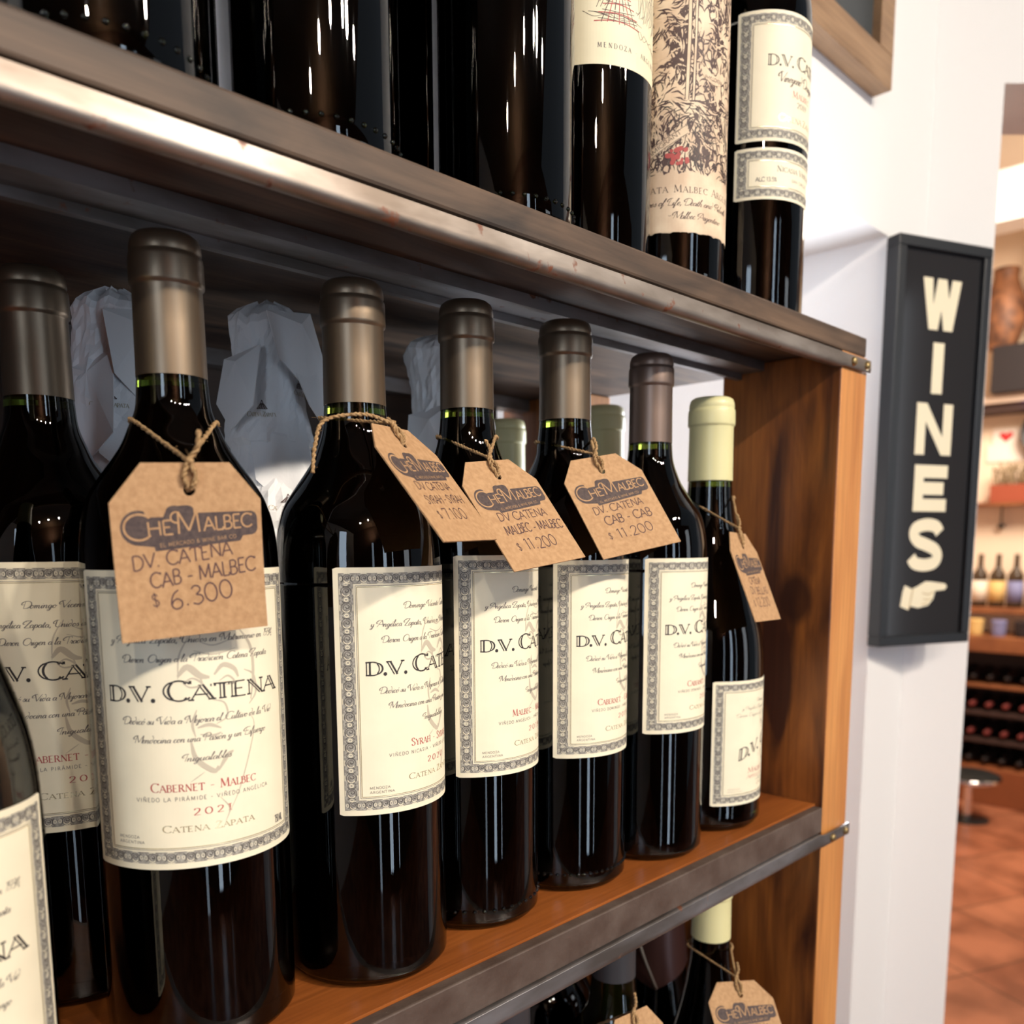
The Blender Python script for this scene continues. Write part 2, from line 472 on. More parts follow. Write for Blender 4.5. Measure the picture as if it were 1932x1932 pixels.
# cursive lower case, x-height .42
LOW = {
 'a': (.44, [sp((.34, .36), (.2, .42), (.06, .28), (.06, .08), (.16, 0), (.28, .1), (.36, .4), (.34, .1), (.4, 0), (.46, .06))]),
 'b': (.40, [sp((0, .1), (.16, .7), (.2, .96), (.12, .9), (.08, .4), (.1, .06), (.2, 0), (.34, .14), (.32, .36), (.2, .38))]),
 'c': (.34, [sp((.3, .34), (.2, .42), (.07, .3), (.06, .1), (.16, 0), (.3, .06), (.36, .12))]),
 'd': (.46, [sp((.32, .34), (.2, .42), (.06, .28), (.06, .08), (.16, 0), (.3, .14), (.36, .5), (.26, .9), (.12, .94))]),
 'e': (.34, [sp((.04, .18), (.24, .24), (.28, .38), (.18, .43), (.06, .28), (.08, .06), (.2, 0), (.36, .12))]),
 'f': (.30, [sp((0, .1), (.2, .6), (.26, .94), (.16, .92), (.1, .4), (.06, -.3), (.14, -.36), (.18, -.1), (.3, .08))]),
 'g': (.42, [sp((.32, .34), (.2, .42), (.06, .28), (.08, .06), (.2, .04), (.34, .38), (.28, -.2), (.12, -.38), (.04, -.28), (.2, -.08), (.42, .1))]),
 'h': (.46, [sp((0, .1), (.16, .7), (.2, .96), (.12, .9), (.06, 0), (.1, .24), (.24, .42), (.32, .32), (.3, .06), (.38, 0), (.46, .08))]),
 'i': (.22, [sp((0, .12), (.1, .42), (.08, .08), (.14, 0), (.24, .08)), [(.15, .6), (.17, .64)]]),
 'j': (.22, [sp((0, .12), (.12, .42), (.08, -.26), (-.04, -.36), (-.04, -.2), (.22, .08)), [(.15, .6), (.17, .64)]]),
 'l': (.24, [sp((0, .1), (.18, .66), (.2, .96), (.12, .9), (.08, .1), (.14, 0), (.26, .08))]),
 'm': (.62, [sp((0, .3), (.08, .42), (.06, 0), (.12, .3), (.22, .42), (.26, .3), (.24, 0), (.32, .32), (.42, .42), (.46, .3), (.46, .06), (.52, 0), (.62, .08))]),
 'n': (.46, [sp((0, .3), (.08, .42), (.06, 0), (.14, .3), (.26, .42), (.32, .3), (.3, .06), (.38, 0), (.46, .08))]),
 'o': (.38, [sp((.22, .42), (.08, .34), (.05, .1), (.16, 0), (.3, .12), (.3, .34), (.2, .42), (.26, .34), (.42, .34))]),
 'p': (.42, [sp((0, .2), (.1, .44), (.02, -.38)), sp((.06, .1), (.2, .42), (.34, .34), (.32, .1), (.2, 0), (.08, .06))]),
 'q': (.42, [sp((.32, .36), (.2, .42), (.06, .28), (.08, .06), (.2, .04), (.34, .38), (.28, -.36), (.42, -.1))]),
 'r': (.32, [sp((0, .14), (.1, .46), (.14, .36), (.26, .38), (.2, .1), (.26, 0), (.34, .08))]),
 's': (.32, [sp((0, .08), (.18, .44), (.2, .36), (.28, .14), (.18, 0), (.04, .06)), [(.18, .02), (.32, .08)]]),
 't': (.26, [sp((0, .12), (.16, .74), (.1, .3), (.1, .04), (.16, 0), (.28, .08)), [(.02, .5), (.26, .52)]]),
 'u': (.46, [sp((0, .2), (.08, .42), (.06, .12), (.14, 0), (.26, .1), (.34, .42), (.32, .08), (.38, 0), (.46, .08))]),
 'v': (.38, [sp((0, .3), (.08, .42), (.1, .06), (.16, 0), (.3, .2), (.3, .42), (.4, .36))]),
 'x': (.36, [sp((0, .36), (.1, .4), (.22, .04), (.34, .06)), [(.32, .42), (.02, 0)]]),
 'y': (.44, [sp((0, .24), (.08, .42), (.08, .14), (.16, .04), (.28, .14), (.34, .42), (.28, -.2), (.12, -.38), (.06, -.26), (.42, .1))]),
 'z': (.36, [sp((.02, .36), (.16, .42), (.28, .38), (.04, .02), (.18, .04), (.16, -.3), (.04, -.3), (.34, .08))]),
}
for k, b in (('é', 'e'), ('ó', 'o'), ('á', 'a'), ('í', 'i')):
    LOW[k] = (LOW[b][0], LOW[b][1] + [[(.2, .56), (.3, .72)]])

class Ink:
    """flat print in millimetres (u to the right, v upwards); converted to faces through a mapping"""
    def __init__(self):
        self.v, self.f, self.m, self.lay = [], [], [], []
    def ribbon(self, pts, w, mi, lay=0, closed=False):
        if len(pts) < 2:
            return
        # long strokes are subdivided so that the print follows the curved paper
        q, ww_ = [pts[0]], [w[0] if isinstance(w, list) else w]
        for i in range(1, len(pts)):
            a, b = pts[i - 1], pts[i]
            m = max(1, int(hypot(b[0] - a[0], b[1] - a[1]) / 1.3 + .5))
            for j in range(1, m + 1):
                f = j / m
                q.append((a[0] + (b[0] - a[0]) * f, a[1] + (b[1] - a[1]) * f))
                ww_.append(w[i - 1] + (w[i] - w[i - 1]) * f if isinstance(w, list) else w)
        pts, w = q, ww_
        n = len(pts)
        base = len(self.v)
        for i, p in enumerate(pts):
            a = pts[max(i - 1, 0)] if not (closed and i == 0) else pts[-2]
            b = pts[min(i + 1, n - 1)] if not (closed and i == n - 1) else pts[1]
            tx, ty = b[0] - a[0], b[1] - a[1]
            l = hypot(tx, ty) or 1e-9
            nx, ny = -ty / l, tx / l
            ww = (w[i] if isinstance(w, list) else w) / 2
            self.v.append((p[0] + nx * ww, p[1] + ny * ww, lay))
            self.v.append((p[0] - nx * ww, p[1] - ny * ww, lay))
        for i in range(n - 1):
            k = base + 2 * i
            self.f.append((k, k + 1, k + 3, k + 2))
            self.m.append(mi)
    def line(self, x0, y0, x1, y1, w, mi, lay=0, step=2.0):
        n = max(1, int(hypot(x1 - x0, y1 - y0) / step))
        self.ribbon([(x0 + (x1 - x0) * i / n, y0 + (y1 - y0) * i / n) for i in range(n + 1)], w, mi, lay)
    def poly(self, pts, mi, lay=0):
        base = len(self.v)
        for p in pts:
            self.v.append((p[0], p[1], lay))
        for t in tessellate_polygon([[Vector((p[0], p[1], 0)) for p in pts]]):
            self.f.append(tuple(base + k for k in t))
            self.m.append(mi)
    def rect(self, x0, y0, x1, y1, mi, lay=0, step=2.0):
        n = max(1, int(abs(x1 - x0) / step))
        base = len(self.v)
        for i in range(n + 1):
            x = x0 + (x1 - x0) * i / n
            self.v += [(x, y0, lay), (x, y1, lay)]
        for i in range(n):
            k = base + 2 * i
            self.f.append((k, k + 2, k + 3, k + 1))
            self.m.append(mi)
    def dot(self, x, y, r, mi, lay=0, n=10):
        self.poly([(x + r * cos(2 * pi * i / n), y + r * sin(2 * pi * i / n)) for i in range(n)], mi, lay)
    # ---- text
    def text(self, s, x, y, h, mi, style='serif', fit=None, align='c', lay=1, slant=0.0, rot=0.0, weight=1.0, small=0.78, inline=False, track=0.0, jit=0.0, arcup=0.0):
        """h is the cap height in mm; y the baseline"""
        items, cx = [], 0.0
        rnd = random.Random(s)
        for k, ch in enumerate(s):
            sc = 1.0
            c = ch
            if style == 'script':
                if ch in LOW:
                    a, st = LOW[ch]
                    items.append((cx, 1.0, [('l', p) for p in st]))
                    cx += a + track
                    continue
                a, st = CAPS.get(ch, CAPS[' '])
                sw = []
                if ch.isalpha():
                    sw = [('l', sp((.28, .98), (.04, .96), (-.2, .72), (-.16, .5), (.02, .55)))] if ch not in 'OCQG' else []
                items.append((cx + (.12 if ch.isalpha() else 0), 1.0, [('l', p[1]) for p in st] + sw))
                cx += a * .86 + (.12 if ch.isalpha() else -.1) + track
                continue
            if style in ('serif', 'sans') and ch.islower() or (ch in 'ñéá'):
                c = ch.upper()
                sc = small
            a, st = CAPS.get(c, CAPS[' '])
            oy = rnd.uniform(-jit, jit)
            items.append((cx, sc, [(fl, [(px, py + oy) for px, py in p]) for fl, p in st]))
            cx += a * sc + track
        W = max(cx - track, 1e-6)
        sx = (fit / (W * h)) if fit else 1.0
        x0 = {'c': -W * h * sx / 2, 'l': 0, 'r': -W * h * sx}[align]
        cr, sr = cos(radians(rot)), sin(radians(rot))
        def tr(ox, sc, p):
            px = (ox + p[0] * sc + slant * p[1] * sc) * h * sx + x0
            py = p[1] * sc * h
            py += arcup * px * px
            return (x + px * cr - py * sr, y + px * sr + py * cr)
        thick = {'serif': .185 if inline else .15, 'sans': .13, 'hand': .085, 'script': .075, 'fat': .25}[style] * h * weight
        thin = {'serif': .075 if inline else .05, 'sans': .13, 'hand': .085, 'script': .03, 'fat': .25}[style] * h * weight
        for ox, sc, st in items:
            cut = []
            for fl, p in st:
                run = [p[0]]
                for i in range(1, len(p)):
                    run.append(p[i])
                    if i < len(p) - 1:
                        ax_, ay_ = p[i][0] - p[i - 1][0], p[i][1] - p[i - 1][1]
                        bx_, by_ = p[i + 1][0] - p[i][0], p[i + 1][1] - p[i][1]
                        if (ax_ * bx_ + ay_ * by_) < .45 * hypot(ax_, ay_) * hypot(bx_, by_) and style != 'script':
                            cut.append((fl, run))
                            run = [p[i]]
                cut.append((fl, run))
            st = cut
            for fl, p in st:
                if fl == 'd':
                    q = tr(ox, sc, p[0])
                    self.dot(q[0], q[1], max(thick * .62, .06 * h), mi, lay)
                    continue
                if style in ('sans', 'hand', 'fat'):
                    self.ribbon([tr(ox, sc, a) for a in p], thick * (sc ** .5), mi, lay)
                    continue
                pts = [tr(ox, sc, a) for a in p]
                ws = []
                n = len(p)
                for i in range(n):
                    a, b = p[max(i - 1, 0)], p[min(i + 1, n - 1)]
                    d = hypot(b[0] - a[0], b[1] - a[1]) or 1e-9
                    sn = abs(b[1] - a[1]) / d
                    if style == 'script':
                        dn = (a[1] - b[1]) / d
                        ws.append(thin + (thick - thin) * max(0.0, dn) ** 1.5 + thin * .3)
                    elif fl == 't':
                        ws.append(thin)
                    elif fl == 'v':
                        ws.append(thick * sc)
                    else:
                        ws.append(thin + (thick * sc - thin) * sn ** 2.2)
                if inline and style == 'serif':
                    # open-face letter: light left line, heavy right line
                    for k2, (off, wd) in enumerate(((-.62, .26), (.42, .60))):
                        base = []
                        for i in range(n):
                            w = ws[i]
                            if w < thin * 1.5:
                                base.append((pts[i][0], pts[i][1]))
                            else:
                                base.append((pts[i][0] + off * w, pts[i][1]))
                        self.ribbon(base, [max(thin * .9, w * wd) for w in ws], mi if k2 else mi, lay)
                else:
                    self.ribbon(pts, ws, mi, lay)
                if style == 'serif' and fl in 'vt':
                    for e, o2 in ((0, 1), (-1, -2)):
                        ex, ey = p[e]
                        if abs(ey) < .02 or abs(ey - 1) < .02:
                            if any(q is not p and fl2 in 'vt' and abs(q[0][0] - ex) + abs(q[0][1] - ey) < .02 or q is not p and abs(q[-1][0] - ex) + abs(q[-1][1] - ey) < .02 for fl2, q in st) and not (fl == 'v' and ey in (0, 1) and p[0][0] == p[-1][0]):
                                continue
                            yy = ey + (.02 if ey < .5 else -.02)
                            k3 = .15 if fl == 'v' else .11
                            self.ribbon([tr(ox, sc, (ex - k3, yy)), tr(ox, sc, (ex + k3, yy))], thin * 1.1, mi, lay)
    def emit(self, mb, fn, base=0):
        k = len(mb.v)
        mb.v += [fn(*p) for p in self.v]
        mb.f += [tuple(a + k for a in q) for q in self.f]
        mb.i += [base + m for m in self.m]

# label inks: material slots on every paper label
LM = ['paper', 'ink', 'grey_ink', 'band_ink', 'faint_ink', 'red_ink', 'gold', 'brown_ink']
PAPER, INK, GREY, BAND, FAINT, RED, GOLD, SEPIA = range(8)

def border(k, W, H, m=2.5, bs=6.0, bt=4.3):
    """engraved lace border round a label of W x H mm centred on u=0, v from 0 to H"""
    x0, x1, y0, y1 = -W / 2 + m, W / 2 - m, m, H - m
    k.rect(x0, y1 - bt, x1, y1, BAND, 0)
    k.rect(x0, y0, x1, y0 + bt, BAND, 0)
    k.rect(x0, y0 + bt, x0 + bs, y1 - bt, BAND, 0)
    k.rect(x1 - bs, y0 + bt, x1, y1 - bt, BAND, 0)
    for (a, b, c, d) in ((x0, y0, x1, y0), (x0, y1, x1, y1), (x0, y0, x0, y1), (x1, y0, x1, y1)):
        k.line(a, b, c, d, .18, GREY, 1)
    for (a, b, c, d) in ((x0 + bs, y0 + bt, x1 - bs, y0 + bt), (x0 + bs, y1 - bt, x1 - bs, y1 - bt), (x0 + bs, y0 + bt, x0 + bs, y1 - bt), (x1 - bs, y0 + bt, x1 - bs, y1 - bt)):
        k.line(a, b, c, d, .2, GREY, 1)
    g = .9
    q = (x0 + bs + g, y0 + bt + g, x1 - bs - g, y1 - bt - g)
    for (a, b, c, d) in ((q[0], q[1], q[2], q[1]), (q[0], q[3], q[2], q[3]), (q[0], q[1], q[0], q[3]), (q[2], q[1], q[2], q[3])):
        k.line(a, b, c, d, .22, GREY, 1)
    g = 1.5
    q = (x0 + bs + g, y0 + bt + g, x1 - bs - g, y1 - bt - g)
    for (a, b, c, d) in ((q[0], q[1], q[2], q[1]), (q[0], q[3], q[2], q[3]), (q[0], q[1], q[0], q[3]), (q[2], q[1], q[2], q[3])):
        k.line(a, b, c, d, .28, GOLD, 1)
    def rosette(x, y, r, vert):
        k.ribbon(arc(x, y, r, r, 0, 360, 14), .22, INK, 1, True)
        k.ribbon(arc(x, y, r * .62, r * .62, 20, 250, 9), .3, GREY, 2)
        k.ribbon(arc(x + r * .2, y + r * .2, r * .34, r * .34, 180, 420, 8), .3, INK, 2)
        k.ribbon(arc(x, y - r * .1, r * .8, r * .8, 200, 330, 8), .35, PAPER, 2)
        for s in (-1, 1):
            if vert:
                k.ribbon(arc(x, y + s * r * 1.42, r * .8, r * .5, 0 if s < 0 else 180, 180 if s < 0 else 360, 8), .25, INK, 2)
                k.ribbon(arc(x, y + s * r * 1.5, r * .4, r * .3, 0, 360, 8), .22, PAPER, 2, True)
            else:
                k.ribbon(arc(x + s * r * 1.42, y, r * .5, r * .8, 90 if s < 0 else 270, -90 if s < 0 else 90, 8), .25, INK, 2)
                k.ribbon(arc(x + s * r * 1.5, y, r * .3, r * .4, 0, 360, 8), .22, PAPER, 2, True)
    n = round((x1 - x0) / 6.8)
    for i in range(n):
        x = x0 + (x1 - x0) * (i + .5) / n
        for y in (y0 + bt / 2, y1 - bt / 2):
            rosette(x, y, bt * .40, False)
            for s in (-1, 1):
                k.line(x - 1.3, y + s * bt * .47, x + 1.3, y + s * bt * .47, .28, PAPER, 2)
    n = round((y1 - y0 - 2 * bt) / 6.8)
    for i in range(n):
        y = y0 + bt + (y1 - y0 - 2 * bt) * (i + .5) / n
        for x in (x0 + bs / 2, x1 - bs / 2):
            rosette(x, y, bs * .36, True)
            for s in (-1, 1):
                k.line(x + s * bs * .46, y - 1.3, x + s * bs * .46, y + 1.3, .28, PAPER, 2)

def face_sketch(k, x, y, s):
    """faint pen sketch behind the lettering: brow, eyes, nose, mouth, jaw"""
    def st(p, w):
        q = [(x + a * s, y + b * s) for a, b in sp(*p)]
        n = len(q)
        k.ribbon(q, [w * 1.25 * s * (.35 + .65 * sin(pi * i / (n - 1))) for i in range(n)], FAINT, 1)
    st([(-8, 24), (-12, 16), (-13, 6)], .6)
    st([(-13, 7), (-9, 11), (-4, 7), (0, 6)], 2.4)
    st([(2, 7), (6, 11), (11, 9), (13, 5)], 1.8)
    st([(-11, 4), (-7, 6), (-3, 3), (-8, 2), (-11, 4)], .8)
    st([(4, 4), (8, 6), (11, 3), (7, 2)], .8)
    st([(-5, 8), (-3, 4)], .7)
    st([(1, -4), (6, -6), (7, -12), (2, -15)], .7)
    st([(-6, -8), (-8, -14), (-7, -20)], .9)
    st([(-6, -16), (-1, -15), (4, -17)], 1.3)
    st([(-5, -19), (0, -20), (4, -19)], 1.0)
    st([(-9, -22), (-7, -30), (0, -36), (2, -34)], 1.9)
    st([(2, -36), (6, -30), (9, -28)], 1.6)
    st([(14, 27), (20, 18), (21, 6), (19, -6)], 1.3)
    st([(16, 8), (21, 5), (22, -3), (18, -8)], .9)
    st([(-4, 22), (2, 20), (10, 22)], .5)
    st([(-6, 18), (2, 16), (12, 18)], .5)
    st([(18, -12), (20, -20), (12, -44), (6, -56)], .45)
    st([(-10, -40), (-4, -36)], .4)
    st([(2, -48), (6, -54), (4, -60)], .45)

def main_label(k, W, H, variety, vineyard, year, ml=True):
    border(k, W, H)
    Y = lambda f: H * (1 - f)
    face_sketch(k, 3, Y(.40), .86)
    k.text('Domingo Vicente Catena', 0, Y(.165), 2.9, GREY, 'script', 36, slant=.32, weight=1.6)
    k.text('y Angélica Zapata, Unidos en Matrimonio en 1934,', 0, Y(.235), 2.9, GREY, 'script', 66, slant=.32, weight=1.6)
    k.text('Dieron Origen a la Tradición Catena Zapata', 0, Y(.298), 2.9, GREY, 'script', 57, slant=.32, weight=1.6)
    k.text('D.V.', -35, Y(.428), 5.8, INK, 'serif', 19.3, 'l', inline=True, weight=1.3)
    k.text('C', -12.6, Y(.428), 7.6, INK, 'serif', 8.4, 'l', inline=True, weight=1.2)
    k.text('ATENA', -3.9, Y(.428), 5.8, INK, 'serif', 38, 'l', inline=True, weight=1.3)
    k.text('Dedicó su Vida a Mejorar el Cultivo de la Vid', 0, Y(.503), 2.9, GREY, 'script', 60, slant=.32, weight=1.6)
    k.text('Mendocina con una Pasión y un Esfuerzo', 0, Y(.566), 2.9, GREY, 'script', 52, slant=.32, weight=1.6)
    k.text('Inigualables.', 1, Y(.632), 2.9, GREY, 'script', 19, slant=.32, weight=1.6)
    k.text(variety, 0, Y(.733), 3.5, RED, 'serif', None if len(variety) > 15 else None, weight=1.1, track=.09)
    k.text(vineyard, 0, Y(.765), 1.5, GREY, 'sans', 52, track=.3)
    k.text(year, 2, Y(.817), 2.6, RED, 'serif', 14.5, track=.3, weight=1.3)
    k.text('Catena Zapata', 1, Y(.872), 2.7, GOLD, 'serif', 35, weight=1.2, track=.1)
    k.text('MENDOZA', -W / 2 + 13.4, Y(.893), 1.1, GREY, 'sans', 9, 'l', track=.2)
    k.text('ARGENTINA', -W / 2 + 13.4, Y(.911), 1.1, GREY, 'sans', 11, 'l', track=.2)
    if ml:
        k.text('750 ML', W / 2 - 12.5, Y(.915), 3.0, GREY, 'sans', 5.5, 'r')

def build_label(parent, name, r, center, W, z0, ink, paper='paper', H=None, torn=None, label=None):
    """paper wrapped round the glass: real sheet with thickness, print laid on top"""
    mb = MB()
    R = r * 1000
    a0 = radians(center)
    def fn(u, v, lay=0.0, off=0.00022):
        a = a0 + u / R
        rr = r + off + lay * 0.00003
        return Vector((rr * cos(a), rr * sin(a), z0 + v / 1000))
    n = 56
    vs, fs = [], []
    for i in range(n + 1):
        u = -W / 2 + W * i / n
        lo = 0.0 if torn is None else torn(u)
        c = 1.0 if 0 < i < n else 0
        vs += [fn(u, lo + (0 if c else .6), 0, 0), fn(u, H - (0 if c else .6), 0, 0), fn(u, lo + (0 if c else .6), 0, .00018), fn(u, H - (0 if c else .6), 0, .00018)]
    for i in range(n):
        a, b = 4 * i, 4 * i + 4
        fs += [(a + 2, b + 2, b + 3, a + 3), (a, a + 1, b + 1, b), (a, b, b + 2, a + 2), (a + 1, a + 3, b + 3, b + 1)]
    fs += [(0, 2, 3, 1), (4 * n, 4 * n + 1, 4 * n + 3, 4 * n + 2)]
    mb.add(vs, fs, PAPER)
    ink.emit(mb, fn)
    ms = [paper] + LM[1:]
    me = mesh(name, mb.v, mb.f, ms, mb.i, False)
    return obj(name, me, parent, label)

# ------------------------------------------------------------------ bottles
def bottle_profile(kind, H, rb, rn):
    k = H / 0.318
    if kind == 'bordeaux':
        p = [(0.4 * rb, .006), (.62 * rb, .004), (.8 * rb, .0008), (.88 * rb, 0), (.945 * rb, .0018), (.985 * rb, .006), (rb, .012), (rb * 1.0, .10), (rb, .176), (rb * .9992, .185), (rb * .9955, .193),
             (rb * .984, .2005), (rb * .960, .2072), (rb * .923, .2132), (rb * .868, .2190), (rb * .76, .2255), (rb * .64, .232), (rb * .53, .2385), (rb * .455, .245), (rn * 1.10, .252), (rn * 1.03, .260), (rn * .985, .275), (rn * .96, .3105)]
    else:
        p = [(0.4 * rb, .006), (.62 * rb, .004), (.8 * rb, .0008), (.88 * rb, 0), (.945 * rb, .0018), (.985 * rb, .006), (rb, .013), (rb, .098), (rb * .999, .109), (rb * .994, .120),
             (rb * .977, .1335), (rb * .93, .148), (rb * .83, .164), (rb * .71, .182), (rb * .59, .200), (rb * .49, .217), (rb * .42, .233), (rn * 1.02, .25), (rn * .97, .275), (rn * .95, .3105)]
    return [(r, z * k if z > .02 else z) for r, z in p]

def smooth_prof(p, k=4):
    q = catmull([(a, b, 0) for a, b in p], k)
    return [(max(v.x, 1e-4), v.y) for v in q]

def capsule_mesh(mb, H, L, rc, plain=False):
    z0 = H - L
    p = [(rc * .96, z0), (rc * 1.0, z0 + .0004), (rc * .985, z0 + L * .35), (rc * .975, H - .0205), (rc * .985, H - .0198), (rc * 1.035, H - .0192), (rc * 1.045, H - .018), (rc * 1.035, H - .010), (rc * 1.02, H - .0086), (rc * .985, H - .0080), (rc * .985, H - .0074), (rc * 1.0, H - .0066), (rc * .985, H - .0042), (rc * .93, H - .0018), (rc * .8, H - .0004), (rc * .5, H)]
    mb.lathe(p, 56)

def make_bottle(name, label, loc, kind='bordeaux', H=.318, L=.054, rb=.0382, rc=.0139, cap='bronze', group=None, studs=0, fill=None, rot=0.0):
    t = thing(name, label, 'wine bottle', loc, group)
    prof = smooth_prof(bottle_profile(kind, H, rb, rc * .98))
    g = MB()
    g.lathe(prof, 72)
    if studs:
        for i in range(studs):
            a = 2 * pi * i / studs
            x = Matrix.Translation((rb * .994 * cos(a), rb * .994 * sin(a), .011))
            g.lathe([(.0001, -.0012), (.0009, -.0008), (.0013, 0), (.0009, .0008), (.0001, .0012)], 8, xf=x, close=True)
    g.build('glass_body', ['glass'], t, smooth=True)
    if fill is None:
        fill = H - L - .004
    w = MB()
    wp = [(max(r - .0014, .001), z) for r, z in prof if .012 < z < fill]
    wp = [(wp[0][0] * .9, .010)] + wp + [(wp[-1][0] - .0002, fill)]
    w.lathe(wp, 48)
    w.build('wine', ['wine'], t, smooth=True, label='dark red wine filling the bottle up to its neck')
    c = MB()
    capsule_mesh(c, H, L, rc)
    c.build('capsule', [cap], t, smooth=True, angle=50)
    return t

W_LAB = 96.5
def cat_bottle(label, loc, H, L, rb, rc, cap, center, z0, z1, variety, vineyard, year, name='wine_bottle', studs=0, ml=False, fill=None, group='bottles of the front row under the upper board'):
    t = make_bottle(name, label, loc, 'bordeaux', H, L, rb, rc, cap, group, studs, fill)
    k = Ink()
    main_label(k, W_LAB, (z1 - z0) * 1000, variety, vineyard, year, ml)
    build_label(t, 'label', rb, center, W_LAB, z0, k, 'paper', (z1 - z0) * 1000)
    return t

# ================================================================== THE ROOM
def box_obj(name, x0, x1, y0, y1, z0, z1, m, parent=None, bevel=0.0, label=None):
    b = MB()
    b.box(x0, x1, y0, y1, z0, z1)
    return b.build(name, [m], parent, label, bevel=bevel)

FZ, CZ = -1.30, 1.85
# floor of terracotta tiles
def tile_mat():
    m = bpy.data.materials.new('terracotta_tiles')
    m.use_nodes = True
    nt = m.node_tree
    b = nt.nodes['Principled BSDF']
    b.inputs['Roughness'].default_value = 0.35
    tc = nt.nodes.new('ShaderNodeTexCoord')
    mp = nt.nodes.new('ShaderNodeMapping')
    mp.inputs['Rotation'].default_value = (0, 0, radians(24))
    nt.links.new(tc.outputs['Object'], mp.inputs['Vector'])
    br = nt.nodes.new('ShaderNodeTexBrick')
    br.offset = 0.0
    br.inputs['Scale'].default_value = 1.0
    br.inputs['Brick Width'].default_value = 0.42
    br.inputs['Row Height'].default_value = 0.42
    br.inputs['Mortar Size'].default_value = 0.004
    br.inputs['Color1'].default_value = (*lin(190, 124, 92), 1)
    br.inputs['Color2'].default_value = (*lin(176, 108, 78), 1)
    br.inputs['Mortar'].default_value = (*lin(112, 72, 52), 1)
    nt.links.new(mp.outputs['Vector'], br.inputs['Vector'])
    n = nt.nodes.new('ShaderNodeTexNoise')
    n.inputs['Scale'].default_value = 4.5
    n.inputs['Detail'].default_value = 5
    nt.links.new(tc.outputs['Object'], n.inputs['Vector'])
    r = nt.nodes.new('ShaderNodeValToRGB')
    r.color_ramp.elements[0].color = (0.42, 0.36, 0.33, 1)
    r.color_ramp.elements[0].position = .36
    r.color_ramp.elements[1].position = .62
    nt.links.new(n.outputs['Fac'], r.inputs['Fac'])
    mx = nt.nodes.new('ShaderNodeMixRGB')
    mx.blend_type = 'MULTIPLY'
    mx.inputs['Fac'].default_value = .8
    nt.links.new(br.outputs['Color'], mx.inputs['Color1'])
    nt.links.new(r.outputs['Color'], mx.inputs['Color2'])
    nt.links.new(mx.outputs['Color'], b.inputs['Base Color'])
    return m
M['tiles'] = tile_mat()

def brick_mat():
    m = bpy.data.materials.new('warm_brick')
    m.use_nodes = True
    nt = m.node_tree
    b = nt.nodes['Principled BSDF']
    b.inputs['Roughness'].default_value = 0.8
    tc = nt.nodes.new('ShaderNodeTexCoord')
    mp = nt.nodes.new('ShaderNodeMapping')
    mp.inputs['Rotation'].default_value = (radians(90), 0, 0)
    nt.links.new(tc.outputs['Object'], mp.inputs['Vector'])
    br = nt.nodes.new('ShaderNodeTexBrick')
    br.inputs['Scale'].default_value = 1.0
    br.inputs['Brick Width'].default_value = 0.24
    br.inputs['Row Height'].default_value = 0.08
    br.inputs['Mortar Size'].default_value = 0.008
    br.inputs['Color1'].default_value = (*lin(92, 62, 46), 1)
    br.inputs['Color2'].default_value = (*lin(74, 48, 36), 1)
    br.inputs['Mortar'].default_value = (*lin(96, 76, 62), 1)
    nt.links.new(mp.outputs['Vector'], br.inputs['Vector'])
    nt.links.new(br.outputs['Color'], b.inputs['Base Color'])
    return m
M['brick'] = brick_mat()
M['peach_wall'] = mat('warm_cream_plaster', lin(246, 222, 196), 0.8)
M['ceil'] = mat('dark_timber_ceiling', lin(96, 74, 58), 0.8)
M['grey_wall'] = mat('grey_beige_plaster', lin(196, 186, 176), 0.8)

structure(box_obj('floor', -3.2, 6.2, -3.4, 3.2, FZ - .1, FZ, 'tiles'))
structure(box_obj('ceiling', -3.2, 1.6, -3.4, 1.3, CZ, CZ + .1, 'ceil'))
structure(box_obj('wall_front', -3.2, 3.2, -3.4, -3.2, FZ, CZ, 'brick'))
structure(box_obj('wall_left', -3.2, -3.0, -3.2, 1.3, FZ, CZ, 'wall'))
# wall behind the rack: niche with jamb, soffit and back, then the flat face and the splayed face
XJ, YW, ZS, XC = 1.097, .45, .560, 1.2137
b = MB()
b.box(-3.0, XC, YW, 1.1, ZS, CZ)                       # wall over the niche (its underside is the soffit)
b.box(XJ, XC, YW, 1.1, FZ, ZS)                        # pier with the jamb face
structure(b.build('wall_back', ['wall']))
structure(box_obj('wall_niche', -3.0, XJ, 1.02, 1.1, FZ, ZS, 'wall'))
d45 = Vector((cos(radians(-45)), sin(radians(-45)), 0))
n45 = Vector((sin(radians(-45)), -cos(radians(-45)), 0))   # faces the room
b = MB()
def slab(mb, s0, s1, z0, z1, th=.14):
    A = Vector((XC, YW, 0)) + d45 * s0
    B = Vector((XC, YW, 0)) + d45 * s1
    k = -n45 * th
    vs = []
    for p in (A, B, B + k, A + k):
        vs += [p + Vector((0, 0, z0)), p + Vector((0, 0, z1))]
    mb.add(vs, [(0, 2, 3, 1), (2, 4, 5, 3), (4, 6, 7, 5), (6, 0, 1, 7), (0, 6, 4, 2), (1, 3, 5, 7)])
slab(b, 0, .0885, FZ, .769)
slab(b, 0, 1.15, .769, CZ)
slab(b, 1.15, 2.4, FZ, .769)
structure(b.build('wall_right', ['wall']))
# the room beyond the opening
XF = 5.75
structure(box_obj('wall_far', XF, XF + .1, -1.2, 3.2, FZ, 2.9, 'peach_wall'))
structure(box_obj('ceiling_far', 2.4, XF, -1.2, 3.2, 2.75, 2.85, 'grey_wall'))
structure(box_obj('wall_side', 1.9, XF, 2.6, 2.7, FZ, 2.75, 'peach_wall'))

